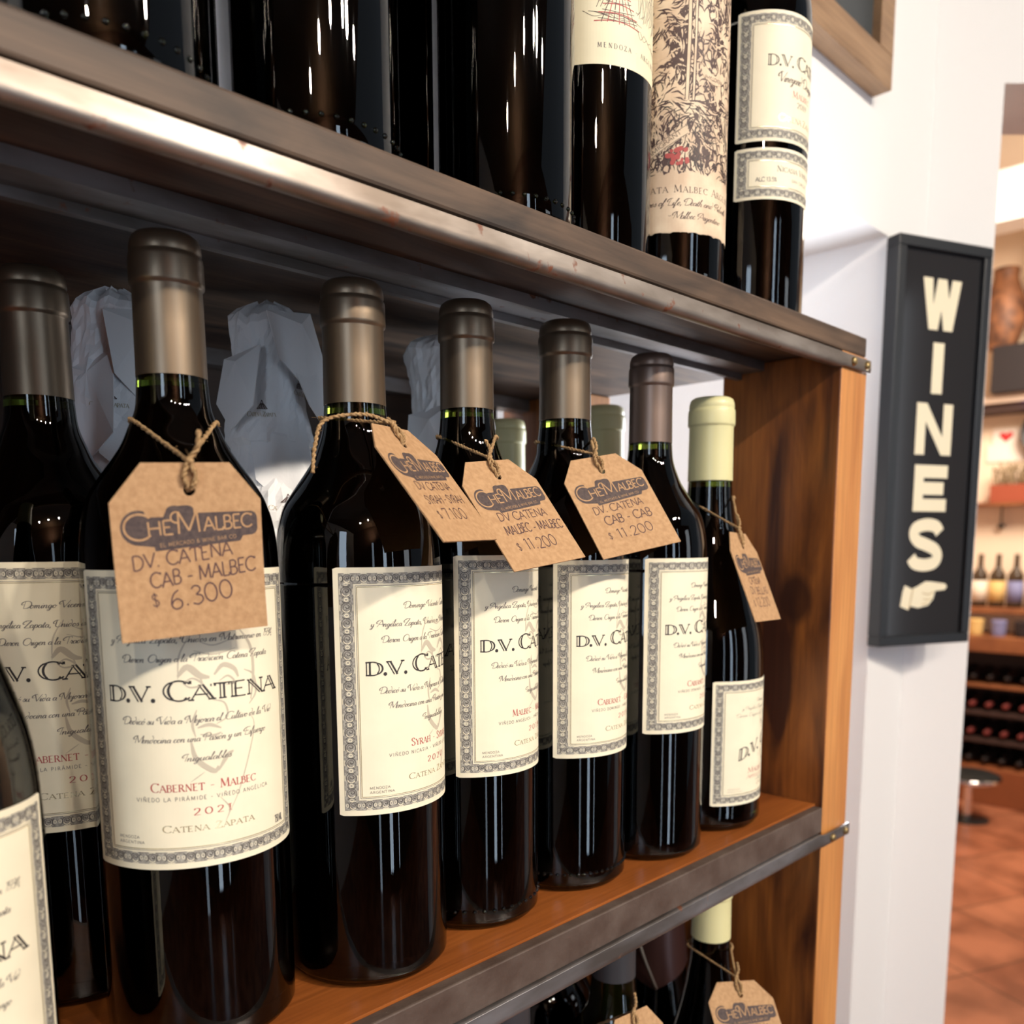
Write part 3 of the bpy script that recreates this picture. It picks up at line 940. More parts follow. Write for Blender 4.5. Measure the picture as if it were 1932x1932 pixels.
# ================================================================== THE RACK
XI, XO, YF, YB = .627, .670, .286, .383
rack = thing('wine_rack', 'stained pine wine rack with dark boards and steel rails', 'shelf', (0, 0, -.36))
RZ = .36
def rack_part(name, mb, mats, label=None, parent=None, bevel=0.0, smooth=False, angle=None):
    for v in mb.v:
        v.z += RZ
    o = mb.build(name, mats, parent or rack, label, bevel=bevel, smooth=smooth, angle=angle)
    return o
XL = -.55
b = MB(); b.box(XL, XO, YF + .001, .631, .3362, .3505)
up_board = rack_part('shelf_board', b, ['wood_dark'], 'dark brown upper board carrying the upper bottles', bevel=.0015)
b = MB(); b.box(XL + .0435, XI - .0005, YF + .006, .631, -.0170, -.0002)
low_board = rack_part('shelf_board', b, ['wood_floor'], 'varnished orange brown board under the tagged bottles')
b = MB(); b.box(XL + .0435, XI - .003, YF - .0015, YF + .0058, -.0205, -.0012)
rack_part('front_lip', b, ['lip'], 'dark grey brown strip along the lower board edge', bevel=.0008)
b = MB(); b.box(XL + .0435, XI - .0005, YF + .006, .631, -.372, -.355)
rack_part('shelf_board', b, ['wood_floor'], 'varnished board of the bottom compartment')
# side panels: front edge face lighter than the inner face
def panel(x0, x1, y0, y1, z0, z1, nm='side_panel'):
    p = MB()
    p.box(x0, x1, y0, y1, z0, z1)
    o = rack_part(nm, p, ['wood_panel', 'wood_post'], bevel=.0012)
    for poly in o.data.polygons:
        if abs(poly.normal.y) > .9:
            poly.material_index = 1
    return o
panel(XI, XO, YF, YB, FZ + .0005, .3358)
panel(XI, XO, .53, .631, FZ + .0005, .3358)
panel(XI + .017, XO, YB + .0003, .5297, FZ + .0005, -.0175)  # added panel: hides the pale wall so the bottom compartment stays dark
panel(XL, XL + .043, YF, .631, FZ + .0005, .3358)
# back panel behind the wrapped bottles
for zz in (-.71, -1.06):
    b = MB(); b.box(XL + .0435, XI - .0005, YF + .006, .610, zz - .017, zz)
    rack_part('shelf_board', b, ['wood_floor'])
b = MB(); b.box(XL + .0435, .600, .612, .628, FZ + .0005, .3355)
rack_part('back_panel', b, ['wood_under'])

def rail(x0, x1, y0, z0, z1, name, m, screws=True, thick=.008):
    r = MB()
    # rolled edge bar: rounded nose at the bottom front
    prof = [(y0, z1), (y0 - .0012, z1 - .0006), (y0 - .0018, z0 + .0045)] + [(y0 + .0022 - .0042 * cos(t), z0 + .0036 - .0036 * sin(t)) for t in [radians(a) for a in range(10, 181, 17)]] + [(y0 + thick, z0 + .0040), (y0 + thick, z1)]
    n = len(prof)
    xs = [x0, x1 - .048, x1 - .043, x1]
    vs = []
    for i, x in enumerate(xs):
        for y, z in prof:
            if i >= 2:
                zc = (z0 + z1) / 2
                y = y0 - .0022 + (y - y0) * .22
                z = zc + (z - zc) * .82
            vs.append((x, y, z))
    fs = []
    for i in range(len(xs) - 1):
        for j in range(n):
            k = (j + 1) % n
            fs.append((i * n + j, i * n + k, (i + 1) * n + k, (i + 1) * n + j))
    fs.append(tuple(range(n)))
    fs.append(tuple((len(xs) - 1) * n + j for j in range(n))[::-1])
    r.add(vs, fs)
    for (fx) in ([-.32, .02, .12, .35, .47] if m == 'steel' else []):
        pass
    o = rack_part(name, r, [m], bevel=.0004, smooth=True, angle=35)
    if screws:
        for sx in (x1 - .031, x1 - .008):
            s = MB()
            xf = Matrix.Translation((sx, y0 - .0035, (z0 + z1) / 2 + RZ)) @ Matrix.Rotation(radians(90), 4, 'X')
            s.lathe([(.0031, -.0012), (.0031, .0002), (.0024, .0012), (.001, .0016)], 16, xf=xf)
            s.build('screw', ['brass'], o, 'small brass screw head', smooth=True, angle=40)
    return o
rail(XL, XO, YF - .0004, .3232, .3345, 'front_rail', 'steel')
rail(XL, XO - .004, YF - .0024, -.0325, -.0210, 'front_rail', 'steel_dull')
b = MB(); b.box(XL + .0435, XI - .0005, .347, .366, .3292, .3360); b.box(XL + .0435, XI - .0005, .366, .3705, .3250, .3360)
rack_part('cross_rail', b, ['steel_dull'], 'dull grey steel strip under the upper board')
b = MB(); b.box(XL + .0435, XI - .0005, .594, .6115, .3250, .3360)
rack_part('cross_rail', b, ['steel_dull'], 'grey steel strip at the far edge under the board')

# ================================================================== BOTTLES OF THE MAIN ROW
B = {}
B['B1'] = cat_bottle('dark wine bottle labelled CABERNET - MALBEC 2021, its kraft tag priced $ 6.300', (.1594, .3459, 0), .3182, .0541, .0380, .0134, 'bronze', 252, .0770, .1905, 'Cabernet - Malbec', 'VIÑEDO LA PIRÁMIDE - VIÑEDO ANGÉLICA', '2021', ml=True)
B['B2'] = cat_bottle('dark wine bottle labelled SYRAH - SYRAH 2020, between the Cabernet - Malbec and Malbec - Malbec bottles', (.2402, .3370, 0), .3150, .0540, .0380, .0140, 'bronze', 290, .0815, .1898, 'Syrah - Syrah', 'VIÑEDO NICASIA - VIÑEDO LA PIRÁMIDE', '2020')
B['B3'] = cat_bottle('dark wine bottle labelled MALBEC - MALBEC 2019 with bronze capsule', (.3147, .3430, 0), .3212, .0540, .0366, .0139, 'bronze', 291, .0825, .1938, 'Malbec - Malbec', 'VIÑEDO ANGÉLICA - VIÑEDO LA PIRÁMIDE', '2019', studs=44)
B['B4'] = cat_bottle('dark wine bottle labelled CABERNET - CABERNET 2019 with dusky bronze capsule', (.3887, .3405, 0), .3235, .0550, .0372, .0150, 'bronze', 286, .0795, .1902, 'Cabernet - Cabernet', 'VIÑEDO DOMINGO - VIÑEDO LA PIRÁMIDE', '2019', studs=60)
B['B5'] = cat_bottle('dark wine bottle with untagged neck labelled CABERNET 2021, second from the side panel', (.4630, .3340, 0), .3155, .0545, .0372, .0136, 'taupe', 287, .0825, .1902, 'Cabernet - Franc', 'VIÑEDO DOMINGO - VIÑEDO LA PIRÁMIDE', '2021')
B['B0'] = cat_bottle('shaded dark bottle at the left edge with bronze capsule, behind the bottle priced $ 6.300', (.1335, .4195, 0), .3160, .0540, .0380, .0138, 'bronze', 261, .0800, .1930, 'Cabernet - Malbec', 'VIÑEDO LA PIRÁMIDE - VIÑEDO ANGÉLICA', '2019', group='bottles of the second row')

def burgundy_label(k, W, H, l1, l2):
    border(k, W, H, 2.2, 5.2, 4.2)
    Y = lambda f: H * (1 - f)
    face_sketch(k, 2, Y(.42), .62)
    k.text('Domingo Vicente Catena', 4, Y(.18), 2.4, GREY, 'script', 34, slant=.32)
    k.text('y Angélica Zapata, Unidos en Matrimonio', 2, Y(.235), 2.4, GREY, 'script', 60, slant=.32)
    k.text('Dieron Origen a la Tradición Catena Zapata', 0, Y(.29), 2.4, GREY, 'script', 66, slant=.32)
    k.text('D.V. Catena', 2, Y(.53), 7.6, INK, 'serif', 66, slant=.3, rot=17, inline=True, weight=1.15)
    k.text('Catena Zapata', 8, Y(.60), 2.6, FAINT, 'serif', 34, slant=.3, rot=10)
    k.text(l1, 4, Y(.75), 3.6, RED, 'serif', 50, weight=1.1)
    if l2:
        k.text(l2, 4, Y(.795), 2.4, RED, 'serif', 52)
    k.text('VIÑEDO ADRIANNA', 6, Y(.83), 1.6, GREY, 'sans', 34, track=.2)
    k.text('Catena Zapata', 8, Y(.87), 2.4, GOLD, 'serif', 34)
    k.text('MENDOZA', -W / 2 + 12, Y(.875), 1.1, FAINT, 'sans', 10, 'l', track=.2)
    k.text('ARGENTINA', -W / 2 + 12, Y(.895), 1.1, FAINT, 'sans', 12, 'l', track=.2)

t = make_bottle('wine_bottle', 'round shouldered bottle with cream capsule and slanted lettering, next to the side panel', (.5412, .3388, 0), 'burgundy', .2987, .0571, .0406, .0155, 'cream_cap', 'bottles of the front row under the upper board')
k = Ink(); burgundy_label(k, 100, 87, 'Malbec - Bellas', 'Appellation Control')
build_label(t, 'label', .0406, 290, 100, .019, k, 'paper', 87)
B['B6'] = t
t = make_bottle('wine_bottle', 'round shouldered Pinot NOIR bottle cut off by the left edge of the frame', (.0560, .337, 0), 'burgundy', .2987, .0571, .0408, .0155, 'cream_cap', 'bottles of the front row under the upper board')
k = Ink()
main_label(k, 100, 112, 'Pinot - Noir', 'VIÑEDO ADRIANNA - VIÑEDO LA PIRÁMIDE', '2019')
build_label(t, 'label', .0408, 259, 100, .005, k, 'paper', 112)

# cream-capped pair in the row behind
for x, y, H, lab in ((.5199, .5200, .3000, 'cream-capped bottle behind, half hidden between the Malbec - Malbec and Cabernet - Cabernet bottles'),
                     (.5480, .4400, .3050, 'cream-capped bottle behind the Cabernet - Cabernet bottle, against the pale wall')):
    make_bottle('wine_bottle', lab, (x, y, 0), 'burgundy', H, .0571, .0405, .0160, 'cream_cap', 'bottles of the second row')

# ------------------------------------------------------------------ tissue-wrapped bottles
def pyramid_print(k, x, y, s, mi=1):
    for i in range(5):
        f = i / 4
        k.line(x - s * (1 - f * .78), y + s * f * .9, x + s * (1 - f * .78), y + s * f * .9, .32, mi, 0)
    for i in range(-2, 3):
        k.line(x + i * s * .5, y, x + i * s * .11, y + s * .95, .32, mi, 0)
    k.line(x - s * .22, y + s * .9, x, y + s * 1.5, .32, mi, 0)
    k.line(x + s * .22, y + s * .9, x, y + s * 1.5, .32, mi, 0)

def wrapped(label, loc, H, seed, spin, flaps, rn=.0205):
    rnd = random.Random(seed)
    mb = MB()
    seg, rings = 52, 84
    vs, fs = [], []
    for i in range(rings + 1):
        z = H * i / rings
        if z < .195:
            r = .0370
        elif z < .255:
            tt = (z - .195) / .06
            r = .0370 + (rn - .0370) * (3 * tt * tt - 2 * tt ** 3)
        else:
            r = rn + .0035 * sin((z - .255) * 60 + seed)
        if z > H - .012:
            r *= max(.25, 1 - ((z - (H - .012)) / .012) ** 2 * .75)
        for s in range(seg):
            a = 2 * pi * s / seg
            q = Vector((cos(a) * 3.2 + seed * 5.1, sin(a) * 3.2, z * 28))
            n1 = noise.noise(q)
            n2 = noise.noise(Vector((cos(a + z * 9) * 2.2 + seed, sin(a + z * 9) * 2.2, z * 10)))
            n3 = abs(noise.noise(Vector((cos(a) * 5 + seed * 2, sin(a) * 5, z * 46))))
            n4 = abs(noise.noise(Vector((cos(a + z * 20) * 7 + seed, sin(a + z * 20) * 7, z * 75 + 4))))
            rr = r * (1 + .06 * n1 + .12 * abs(n2) - .12 * n3 - .09 * n4)
            if r > .035:
                rr = min(rr, .0378)
            vs.append((rr * cos(a), rr * sin(a), z + (.004 * n1 if 0 < i else 0)))
    for i in range(rings):
        for s in range(seg):
            t = (s + 1) % seg
            fs.append((i * seg + s, i * seg + t, (i + 1) * seg + t, (i + 1) * seg + s))
    fs.append(tuple(range(seg))[::-1])
    fs.append(tuple(rings * seg + s for s in range(seg)))
    mb.add(vs, fs, 0)
    bvh = BVHTree.FromPolygons([Vector(v) for v in vs], fs)
    ax = atan2(-loc[1], -loc[0]) + spin
    k = Ink()
    for (u, v) in ((-4, 272), (14, 246), (-16, 236), (6, 222), (24, 285), (-6, 196)):
        if v / 1000 < H - .02:
            pyramid_print(k, u, v, 3.0, 1)
            k.text('Catena Zapata', u, v - 4.2, 2.6, 2, 'serif', 15, lay=0)
    def fn(u, v, lay):
        a = ax + u / 22
        d = Vector((cos(a), sin(a), 0))
        hit = bvh.ray_cast(d * .08 + Vector((0, 0, v / 1000)), -d)
        r0 = .02
        p = hit[0] if hit[0] is not None else d * r0 + Vector((0, 0, v / 1000))
        return p + d * .0004
    k.emit(mb, fn)
    # loose folded corners of the tissue at the neck
    for (ang, z, w, h, out) in flaps:
        a = ax + ang
        d = Vector((cos(a), sin(a), 0))
        s = Vector((-sin(a), cos(a), 0))
        base = d * (rn * .85) + Vector((0, 0, z))
        P = [base - s * w * .5, base + s * w * .5 + Vector((0, 0, h * .12)), base + s * w * .62 + d * out + Vector((0, 0, -h * .7)), base + s * w * .1 + d * out * 1.25 + Vector((0, 0, -h)), base - s * w * .45 + d * out * .8 + Vector((0, 0, -h * .62)), base + s * w * .1 + d * out * .75 + Vector((0, 0, -h * .1))]
        th = d * .0006
        vv = P + [p - th for p in P]
        mb.add(vv, [(0, 1, 5), (1, 2, 5), (2, 3, 5), (3, 4, 5), (4, 0, 5), (6, 11, 7), (7, 11, 8), (8, 11, 9), (9, 11, 10), (10, 11, 6), (0, 6, 7, 1), (1, 7, 8, 2), (2, 8, 9, 3), (3, 9, 10, 4), (4, 10, 6, 0)], 0)
    me = mesh('wrapped_bottle', mb.v, mb.f, ['tissue', 'brown_ink', 'faint_ink'], mb.i, False)
    o = obj('wrapped_bottle', me)
    o.location = loc
    return tag(o, label, 'wrapped bottle', 'tissue wrapped bottles of the second row')
wrapped('bottle in crumpled white tissue between the left edge bottle and the $ 6.300 bottle', (.192, .480, 0), .3305, 1, .0, [(.5, .315, .034, .05, .006), (-.7, .29, .03, .05, .008), (.1, .27, .03, .04, .008)], .0235)
wrapped('bottle in crumpled white tissue between the $ 6.300 and the Syrah bottles', (.2625, .450, 0), .3305, 2, .0, [(.75, .322, .032, .040, .008), (1.15, .302, .03, .045, .014), (-.8, .30, .028, .04, .010), (.2, .262, .03, .045, .008)], .0215)
wrapped('bottle in crumpled white tissue between the Syrah and Malbec - Malbec bottles', (.381, .436, 0), .3310, 3, .1, [(1.2, .31, .03, .05, .008), (-.6, .28, .03, .045, .008)], .0245)

# ------------------------------------------------------------------ price tags
def twine_strand(mb, pts, r=.00075, turns=420):
    P = catmull(pts, 10)
    L = 0
    A, Bq = [], []
    n = len(P)
    for i, p in enumerate(P):
        if i:
            L += (p - P[i - 1]).length
        t = (P[min(i + 1, n - 1)] - P[max(i - 1, 0)]).normalized()
        u = t.orthogonal().normalized()
        w = t.cross(u)
        ph = L * turns * 2 * pi * .5
        o = (Vector((0, 0, 1)) - t * t.z)
        if o.length < .1:
            o = Vector((1, 0, 0)) - t * t.x
        o.normalize()
        w = t.cross(o)
        off = (o * cos(ph) + w * sin(ph)) * r * .6
        A.append(p + off)
        Bq.append(p - off)
    mb.tube(A, r * .8, 6)
    mb.tube(Bq, r * .8, 6)
    # loose fibres
    rnd = random.Random(int(L * 1e5))
    for i in range(2, n - 2, 3):
        p = P[i]
        d = Vector((rnd.uniform(-1, 1), rnd.uniform(-1, 1), rnd.uniform(-1, 1))) * .0022
        e = Vector((rnd.uniform(-1, 1), rnd.uniform(-1, 1), rnd.uniform(-1, 1))) * .0018
        mb.tube(catmull([p, p + d * .5 + e * .2, p + d + e * .6], 3), .00006, 3)

TAGM = ['kraft', 'stamp', 'pen']
def stamp_logo(k, y):
    """the bar's stamp: dark blob with the lettering left open in card colour"""
    pts = arc(-18.6, y + 1.2, 6.4, 6.4, 70, 268, 14)
    pts += [(-13.5, y - 6.0), (-13.2, y - 7.6), (19, y - 5.4), (20.3, y - 3.4), (24, y - 3.2)] + arc(23.6, y - .6, 2.6, 2.6, -80, 0, 4) + arc(23.6, y + 3.4, 2.6, 2.6, 0, 85, 4)
    pts += [(1.6, y + 6.0)] + arc(-1.2, y + 7.4, 2.8, 1.6, 0, 100, 5) + arc(-5.6, y + 7.4, 2.8, 1.6, 60, 170, 5) + [(-9.6, y + 4.9), (-15.6, y + 5.0)]
    k.poly(pts, 1, 1)
    k.text('C', -23.8, y - 3.4, 9.4, 0, 'sans', 10, 'l', 2, rot=2, weight=.62)
    k.text('HE', -15.6, y - 2.0, 5.2, 0, 'sans', 9.6, 'l', 2, rot=3, weight=.95)
    k.text('M', -5.2, y - 1.6, 8.2, 0, 'sans', 9.8, 'l', 2, rot=3, weight=.7)
    k.ribbon(arc(-5.0, y + 4.6, 2.0, 2.0, 60, 300, 10), .62, 0, 2)
    k.text('ALBEC', 5.2, y - 1.0, 5.2, 0, 'sans', 19.2, 'l', 2, rot=3, weight=.95)
    k.text('EL MERCADO & WINE BAR CO', -11.4, y - 6.2, 1.35, 0, 'sans', 29, 'l', 2, rot=4, weight=.9, track=.15)

def price_tag(label, pos, xa, ya, lines, W=.053, neck=None, bend=0.0, bend_w=0.0, ringz=.25, group='kraft price tags of the main row', k1=.010, tail=None, wrap=True, lift=0.0):
    P = Vector(pos)
    X = Vector(xa).normalized()
    Y = Vector(ya)
    Y = (Y - X * Y.dot(X)).normalized()
    N = X.cross(Y)
    if N.dot(CAM - P) < 0:
        N = -N
    t = thing('price_tag', label, 'price tag', P, group)
    s = W * 1000 / 56.0
    Wm, top, cl, Hm = 56.0, 16.2, 14.0, 65.0
    def fn(u, v, lay=0, off=0.0):
        # gentle curl towards the viewer at the lower end
        w = max(0.0, (-v - 18) / 47.0)
        c = bend * w * w + bend_w * (u / 28.0) ** 2
        return X * (u * s / 1000) + Y * (v * s / 1000) + N * (c / 1000 + off + lay * .00004)
    mb = MB()
    outline = [(-top, 0), (top, 0), (28, -cl), (28, -Hm), (-28, -Hm), (-28, -cl)]
    # card as a fine grid clipped to the outline with a punched hole
    hx, hy, hr = .6, -10.0, 2.2
    bm = bmesh.new()
    poly_top = []
    def ring(n, r):
        return [(hx + r * cos(2 * pi * i / n), hy + r * sin(2 * pi * i / n)) for i in range(n)]
    nseg = 32
    outer = []
    for i in range(nseg):
        a = 2 * pi * i / nseg
        d = (cos(a), sin(a))
        best = 1e9
        for j in range(6):
            x1, y1 = outline[j]
            x2, y2 = outline[(j + 1) % 6]
            ex, ey = x2 - x1, y2 - y1
            den = d[0] * ey - d[1] * ex
            if abs(den) < 1e-9:
                continue
            tt = ((x1 - hx) * ey - (y1 - hy) * ex) / den
            uu = ((x1 - hx) * d[1] - (y1 - hy) * d[0]) / den
            if tt > 0 and -1e-6 <= uu <= 1 + 1e-6:
                best = min(best, tt)
        outer.append((a, (hx + d[0] * best, hy + d[1] * best)))
    for (x, y) in outline:
        outer.append((atan2(y - hy, x - hx) % (2 * pi), (x, y)))
    outer.sort(key=lambda q: q[0])
    n = len(outer)
    m = 14
    vs, fs = [], []
    for side, off in ((0, .0), (1, -.0006)):
        for a, (ox, oy) in outer:
            ix, iy = hx + hr * cos(a), hy + hr * sin(a)
            for j in range(m + 1):
                f = (j / m) ** 1.3
                vs.append(fn(ix + (ox - ix) * f, iy + (oy - iy) * f, 0, off))
    def vid(side, i, j):
        return side * n * (m + 1) + (i % n) * (m + 1) + j
    for i in range(n):
        for j in range(m):
            fs.append((vid(0, i, j), vid(0, i, j + 1), vid(0, i + 1, j + 1), vid(0, i + 1, j)))
            fs.append((vid(1, i, j), vid(1, i + 1, j), vid(1, i + 1, j + 1), vid(1, i, j + 1)))
        fs.append((vid(0, i, m), vid(1, i, m), vid(1, i + 1, m), vid(0, i + 1, m)))
        fs.append((vid(0, i, 0), vid(0, i + 1, 0), vid(1, i + 1, 0), vid(1, i, 0)))
    mb.add(vs, fs, 0)
    k = Ink()
    stamp_logo(k, -24.5)
    for (txt, x, y, h, fit, rot) in lines:
        if txt.startswith('$'):
            k.text('$', x - fit / 2 - 5, y + .5, h * .62, 2, 'hand', None, 'c', 1, rot=rot, weight=1.2)
            k.text(txt[1:].strip(), x, y, h, 2, 'hand', fit, 'c', 1, rot=rot, weight=1.05, jit=.04)
        else:
            k.text(txt, x, y, h, 2, 'hand', fit, 'c', 1, rot=rot, weight=1.3, jit=.07, slant=.06)
    k.ribbon(arc(hx + .8, hy - .8, hr * 1.9, hr * 1.7, 230, 350, 10), .2, 0, 1)
    k.emit(mb, lambda u, v, lay: fn(u, v, lay, .00003))
    me = mesh('tag_card', mb.v, mb.f, TAGM, mb.i, False)
    obj('tag_card', me, t)
    # twine: round the neck, crossing at a knot, down through the hole
    if neck:
        bx, by, rn = neck
        tw = MB()
        hole = fn(hx, hy, 0, .0)
        knot = fn(hx - .5, hy + k1 * 1000 / s * 1.0, 0, .0016 + lift)
        c = Vector((bx, by, ringz)) - P
        ac = atan2(-by, -bx)
        rr = rn + .0011
        loop = []
        for dg in range(-70, -291, -20):
            a = ac + radians(dg)
            dz = .002 * cos(radians(dg)) * 0
            loop.append(c + Vector((rr * cos(a), rr * sin(a), dz)))
        def mid(a_, b_, bulge):
            q = (a_ + b_) / 2
            dirv = Vector((q.x - c.x, q.y - c.y, 0))
            L = dirv.length
            if L < rr + .0005:
                q = Vector((c.x, c.y, q.z)) + dirv.normalized() * (rr + bulge)
            return q
        q0, q1 = loop[0], loop[-1]
        twine_strand(tw, [knot, mid(knot, q0, .001)] + loop + [mid(knot, q1, .001), knot])
        hl = fn(hx - 1.0, hy + hr * .7, 0, .0007)
        hr_ = fn(hx + 1.0, hy + hr * .7, 0, .0007)
        behind = hole - N * .0018
        kk = fn(hx - 2.2, hy + k1 * 500 / s, 0, .0016)
        k2 = fn(hx + 2.0, hy + k1 * 500 / s, 0, .0016)
        twine_strand(tw, [knot, kk, hl, behind, hr_, k2, knot])
        tw.tube([knot - Y * .0012, knot + X * .0006, knot + Y * .0012], [.0009, .0017, .0009], 8)
        if tail:
            twine_strand(tw, [knot + Vector(q) for q in tail])
        else:
            twine_strand(tw, [knot, knot + Y * .004 + X * .003 + N * .001, knot + Y * .010 + X * .004 + N * .001])
        tw.build('string', ['twine'], t, 'brown jute string tied round the neck', smooth=True)
    return t

price_tag('kraft tag reading DV CATENA CAB - MALBEC $ 6.300', (.1370, .2902, .2272), (.9895, -.1335, .056), (-.082, -.13, .9767),
          [('DV. CATENA', -3, -37.0, 5.4, 38, 6), ('CAB - MALBEC', 4.5, -44.0, 5.6, 41, 6), ('$ 6.300', 3, -53.0, 7.2, 25, 7)], W=.0513,
          neck=(.1594, .3459, .0150), bend=2.0, ringz=.2475, lift=.0)
price_tag('tilted kraft tag reading CATENA SYRAH - SYRAH $ 7.100', (.2368, .3069, .2494), (.9247, .3802, .019), (-.2479, .5635, .788),
          [('DV CATENA', 0, -36.5, 4.4, 34, 2), ('SYRAH - SYRAH', 2, -44.0, 4.6, 38, 2), ('$ 7.100', 2, -53.0, 6.0, 22, 2)],
          neck=(.2402, .3370, .0142), ringz=.2555, tail=[(0, 0, 0), (-.012, .004, .003), (-.026, .012, .0), (-.031, .012, -.010), (-.034, .010, -.022)])
price_tag('kraft tag reading DV CATENA MALBEC - MALBEC $ 11.200', (.3001, .3129, .2395), (.9927, .0483, .1104), (-.1179, .5796, .8063),
          [('DV CATENA', 1, -37.0, 4.8, 37, 0), ('MALBEC - MALBEC', 4, -45.0, 5.2, 44, 0), ('$ 11.200', 2, -55.0, 6.4, 24, 0)],
          neck=(.3147, .3430, .0142), ringz=.2540)
price_tag('kraft tag reading DV CATENA CAB - CAB $ 11.200', (.3812, .3130, .2466), (.9529, -.2496, .1722), (-.0023, .5618, .8273),
          [('DV. CATENA', -1, -37.0, 4.8, 36, 2), ('CAB - CAB', 2, -45.0, 5.6, 34, 2), ('$ 11.200', 2, -54.5, 6.0, 26, 2)],
          neck=(.3887, .3405, .0152), ringz=.2570)
price_tag('narrow looking kraft tag turned sideways on the cream capped bottle by the side panel', (.5203, .3036, .2057), (.9802, .1941, -.0388), (-.0385, .3793, .9245),
          [('CATENA', 0, -38.0, 5.0, 24, 0), ('DV BELLAS', 2, -45.5, 5.0, 36, 0), ('$ 12.200', 2, -54.5, 6.4, 28, 0)],
          neck=(.5412, .3388, .0158), ringz=.2300, k1=.012)

# ================================================================== UPPER ROW
UZ = .3506
UG = 'bottles standing on the upper board'
for (x, y, lab, st) in ((.1335, .333, 'dark glass bottle on the upper board at the top left corner of the frame', 40),
                        (.2195, .334, 'dark glass bottle on the upper board above the Syrah bottle, second from the left', 40),
                        (.3300, .333, 'dark glass bottle with bare glistening base on the upper board, left of the ivory label', 40)):
    make_bottle('wine_bottle', lab, (x, y, UZ), 'bordeaux', .318, .054, .0372, .0139, 'bronze', UG, studs=st)
for (x, y, lab) in ((.2150, .4115, 'dark back row bottle seen between the two leftmost bottles on the upper board'),
                    (.3150, .4115, 'dark back row bottle on the upper board, left of the bare glistening bottle')):
    make_bottle('wine_bottle', lab, (x, y, UZ), 'bordeaux', .318, .054, .0365, .0139, 'bronze', 'bottles in the back row of the upper board')
t = make_bottle('wine_bottle', 'upper bottle with ivory label, pyramid sketch and MENDOZA lettering', (.4130, .3455, UZ), 'bordeaux', .318, .054, .0362, .0139, 'bronze', UG)
k = Ink()
rnd = random.Random(3)
def scrib(k, pts, w, mi, lay=1):
    k.ribbon(sp(*pts), w, mi, lay)
W4, H4 = 92, 84
PX = -14
for j in range(3):
    f = j / 2
    for i in range(-3, 4):
        k.line(PX + i * 3.4 * (1 - f * .5), 21 + f * 12 + rnd.uniform(-.6, .6), PX + i * 3.4 * (1 - (f + .5) * .5), 27 + f * 12 + rnd.uniform(-1, 1), .42, SEPIA if i % 2 else RED, 1)
for f in (0, .25, .5, .75, 1.0):
    wv = 12 * (1 - f * .75)
    scrib(k, [(PX - wv - 2, 21 + 17 * f), (PX, 21.6 + 17 * f + rnd.uniform(-.8, .8)), (PX + wv + 2, 20.6 + 17 * f)], .5, RED)
    scrib(k, [(PX - wv, 22.5 + 17 * f), (PX, 22 + 17 * f), (PX + wv, 23 + 17 * f)], .3, SEPIA)
for i in range(9):
    x0 = -40 + i * 2.2
    scrib(k, [(x0, 33 + rnd.uniform(-6, 4)), (x0 + 5, 35 + rnd.uniform(-4, 4)), (x0 + 11, 33 + rnd.uniform(-4, 6))], .28, SEPIA)
for i in range(16):
    x0 = PX + 11 + i * 1.3
    scrib(k, [(x0, 27 + rnd.uniform(-3, 3)), (x0 + 2.5, 33 + rnd.uniform(-3, 4)), (x0 + 1.5, 39 + rnd.uniform(-3, 4)), (x0 + 5, 43 + rnd.uniform(-3, 8))], .26, SEPIA if i % 2 else GREY)
for i in range(7):
    scrib(k, [(-34 + i * 3, 26 - i * .3), (-28 + i * 3, 24 + rnd.uniform(-2, 2)), (-22 + i * 4, 25 + rnd.uniform(-2, 2))], .22, SEPIA)
for i in range(8):
    scrib(k, [(PX + 12 + i * 3, 22 - i * .8), (PX + 15 + i * 3, 18 + rnd.uniform(-2, 2)), (PX + 18 + i * 3, 20 - i)], .22, SEPIA)
k.line(-42, 40, -24, 39.4, .5, RED, 1)
k.text('MENDOZA - ARGENTINA', 0, 8.2, 2.5, GREY, 'serif', 52, track=.55, weight=1.1)
build_label(t, 'label', .0362, 269, W4, .101, k, 'paper2', H4)
U4 = t

# bottle with a busy engraved label (abstract engraving in place of the artwork)
t = make_bottle('wine_bottle', 'upper bottle with tall sepia engraved label, red grapes and torn lower edge', (.4900, .3430, UZ), 'bordeaux', .318, .054, .0360, .0139, 'bronze', UG)
k = Ink()
rnd = random.Random(11)
W5, H5 = 122, 172
def engr(u0, u1, v0, v1, n, mi, w0, w1, ln):
    for i in range(int(n * 1.9)):
        u, v = rnd.uniform(u0, u1), rnd.uniform(v0, v1)
        a = noise.noise(Vector((u * .05, v * .05, 3))) * 3 + 1.2
        P = [(u, v)]
        for j in range(4):
            a += rnd.uniform(-.5, .5) + noise.noise(Vector((P[-1][0] * .08, P[-1][1] * .08, 7))) * .8
            P.append((P[-1][0] + cos(a) * ln, P[-1][1] + sin(a) * ln))
        P = [(min(max(p, -W5 / 2 + .3), W5 / 2 - .3), min(max(q, 31.5), H5 - .5)) for p, q in P]
        q = sp(*P)
        m = len(q)
        k.ribbon(q, [w0 + w1 * sin(pi * j / (m - 1)) for j in range(m)], mi, 1 + i % 3)
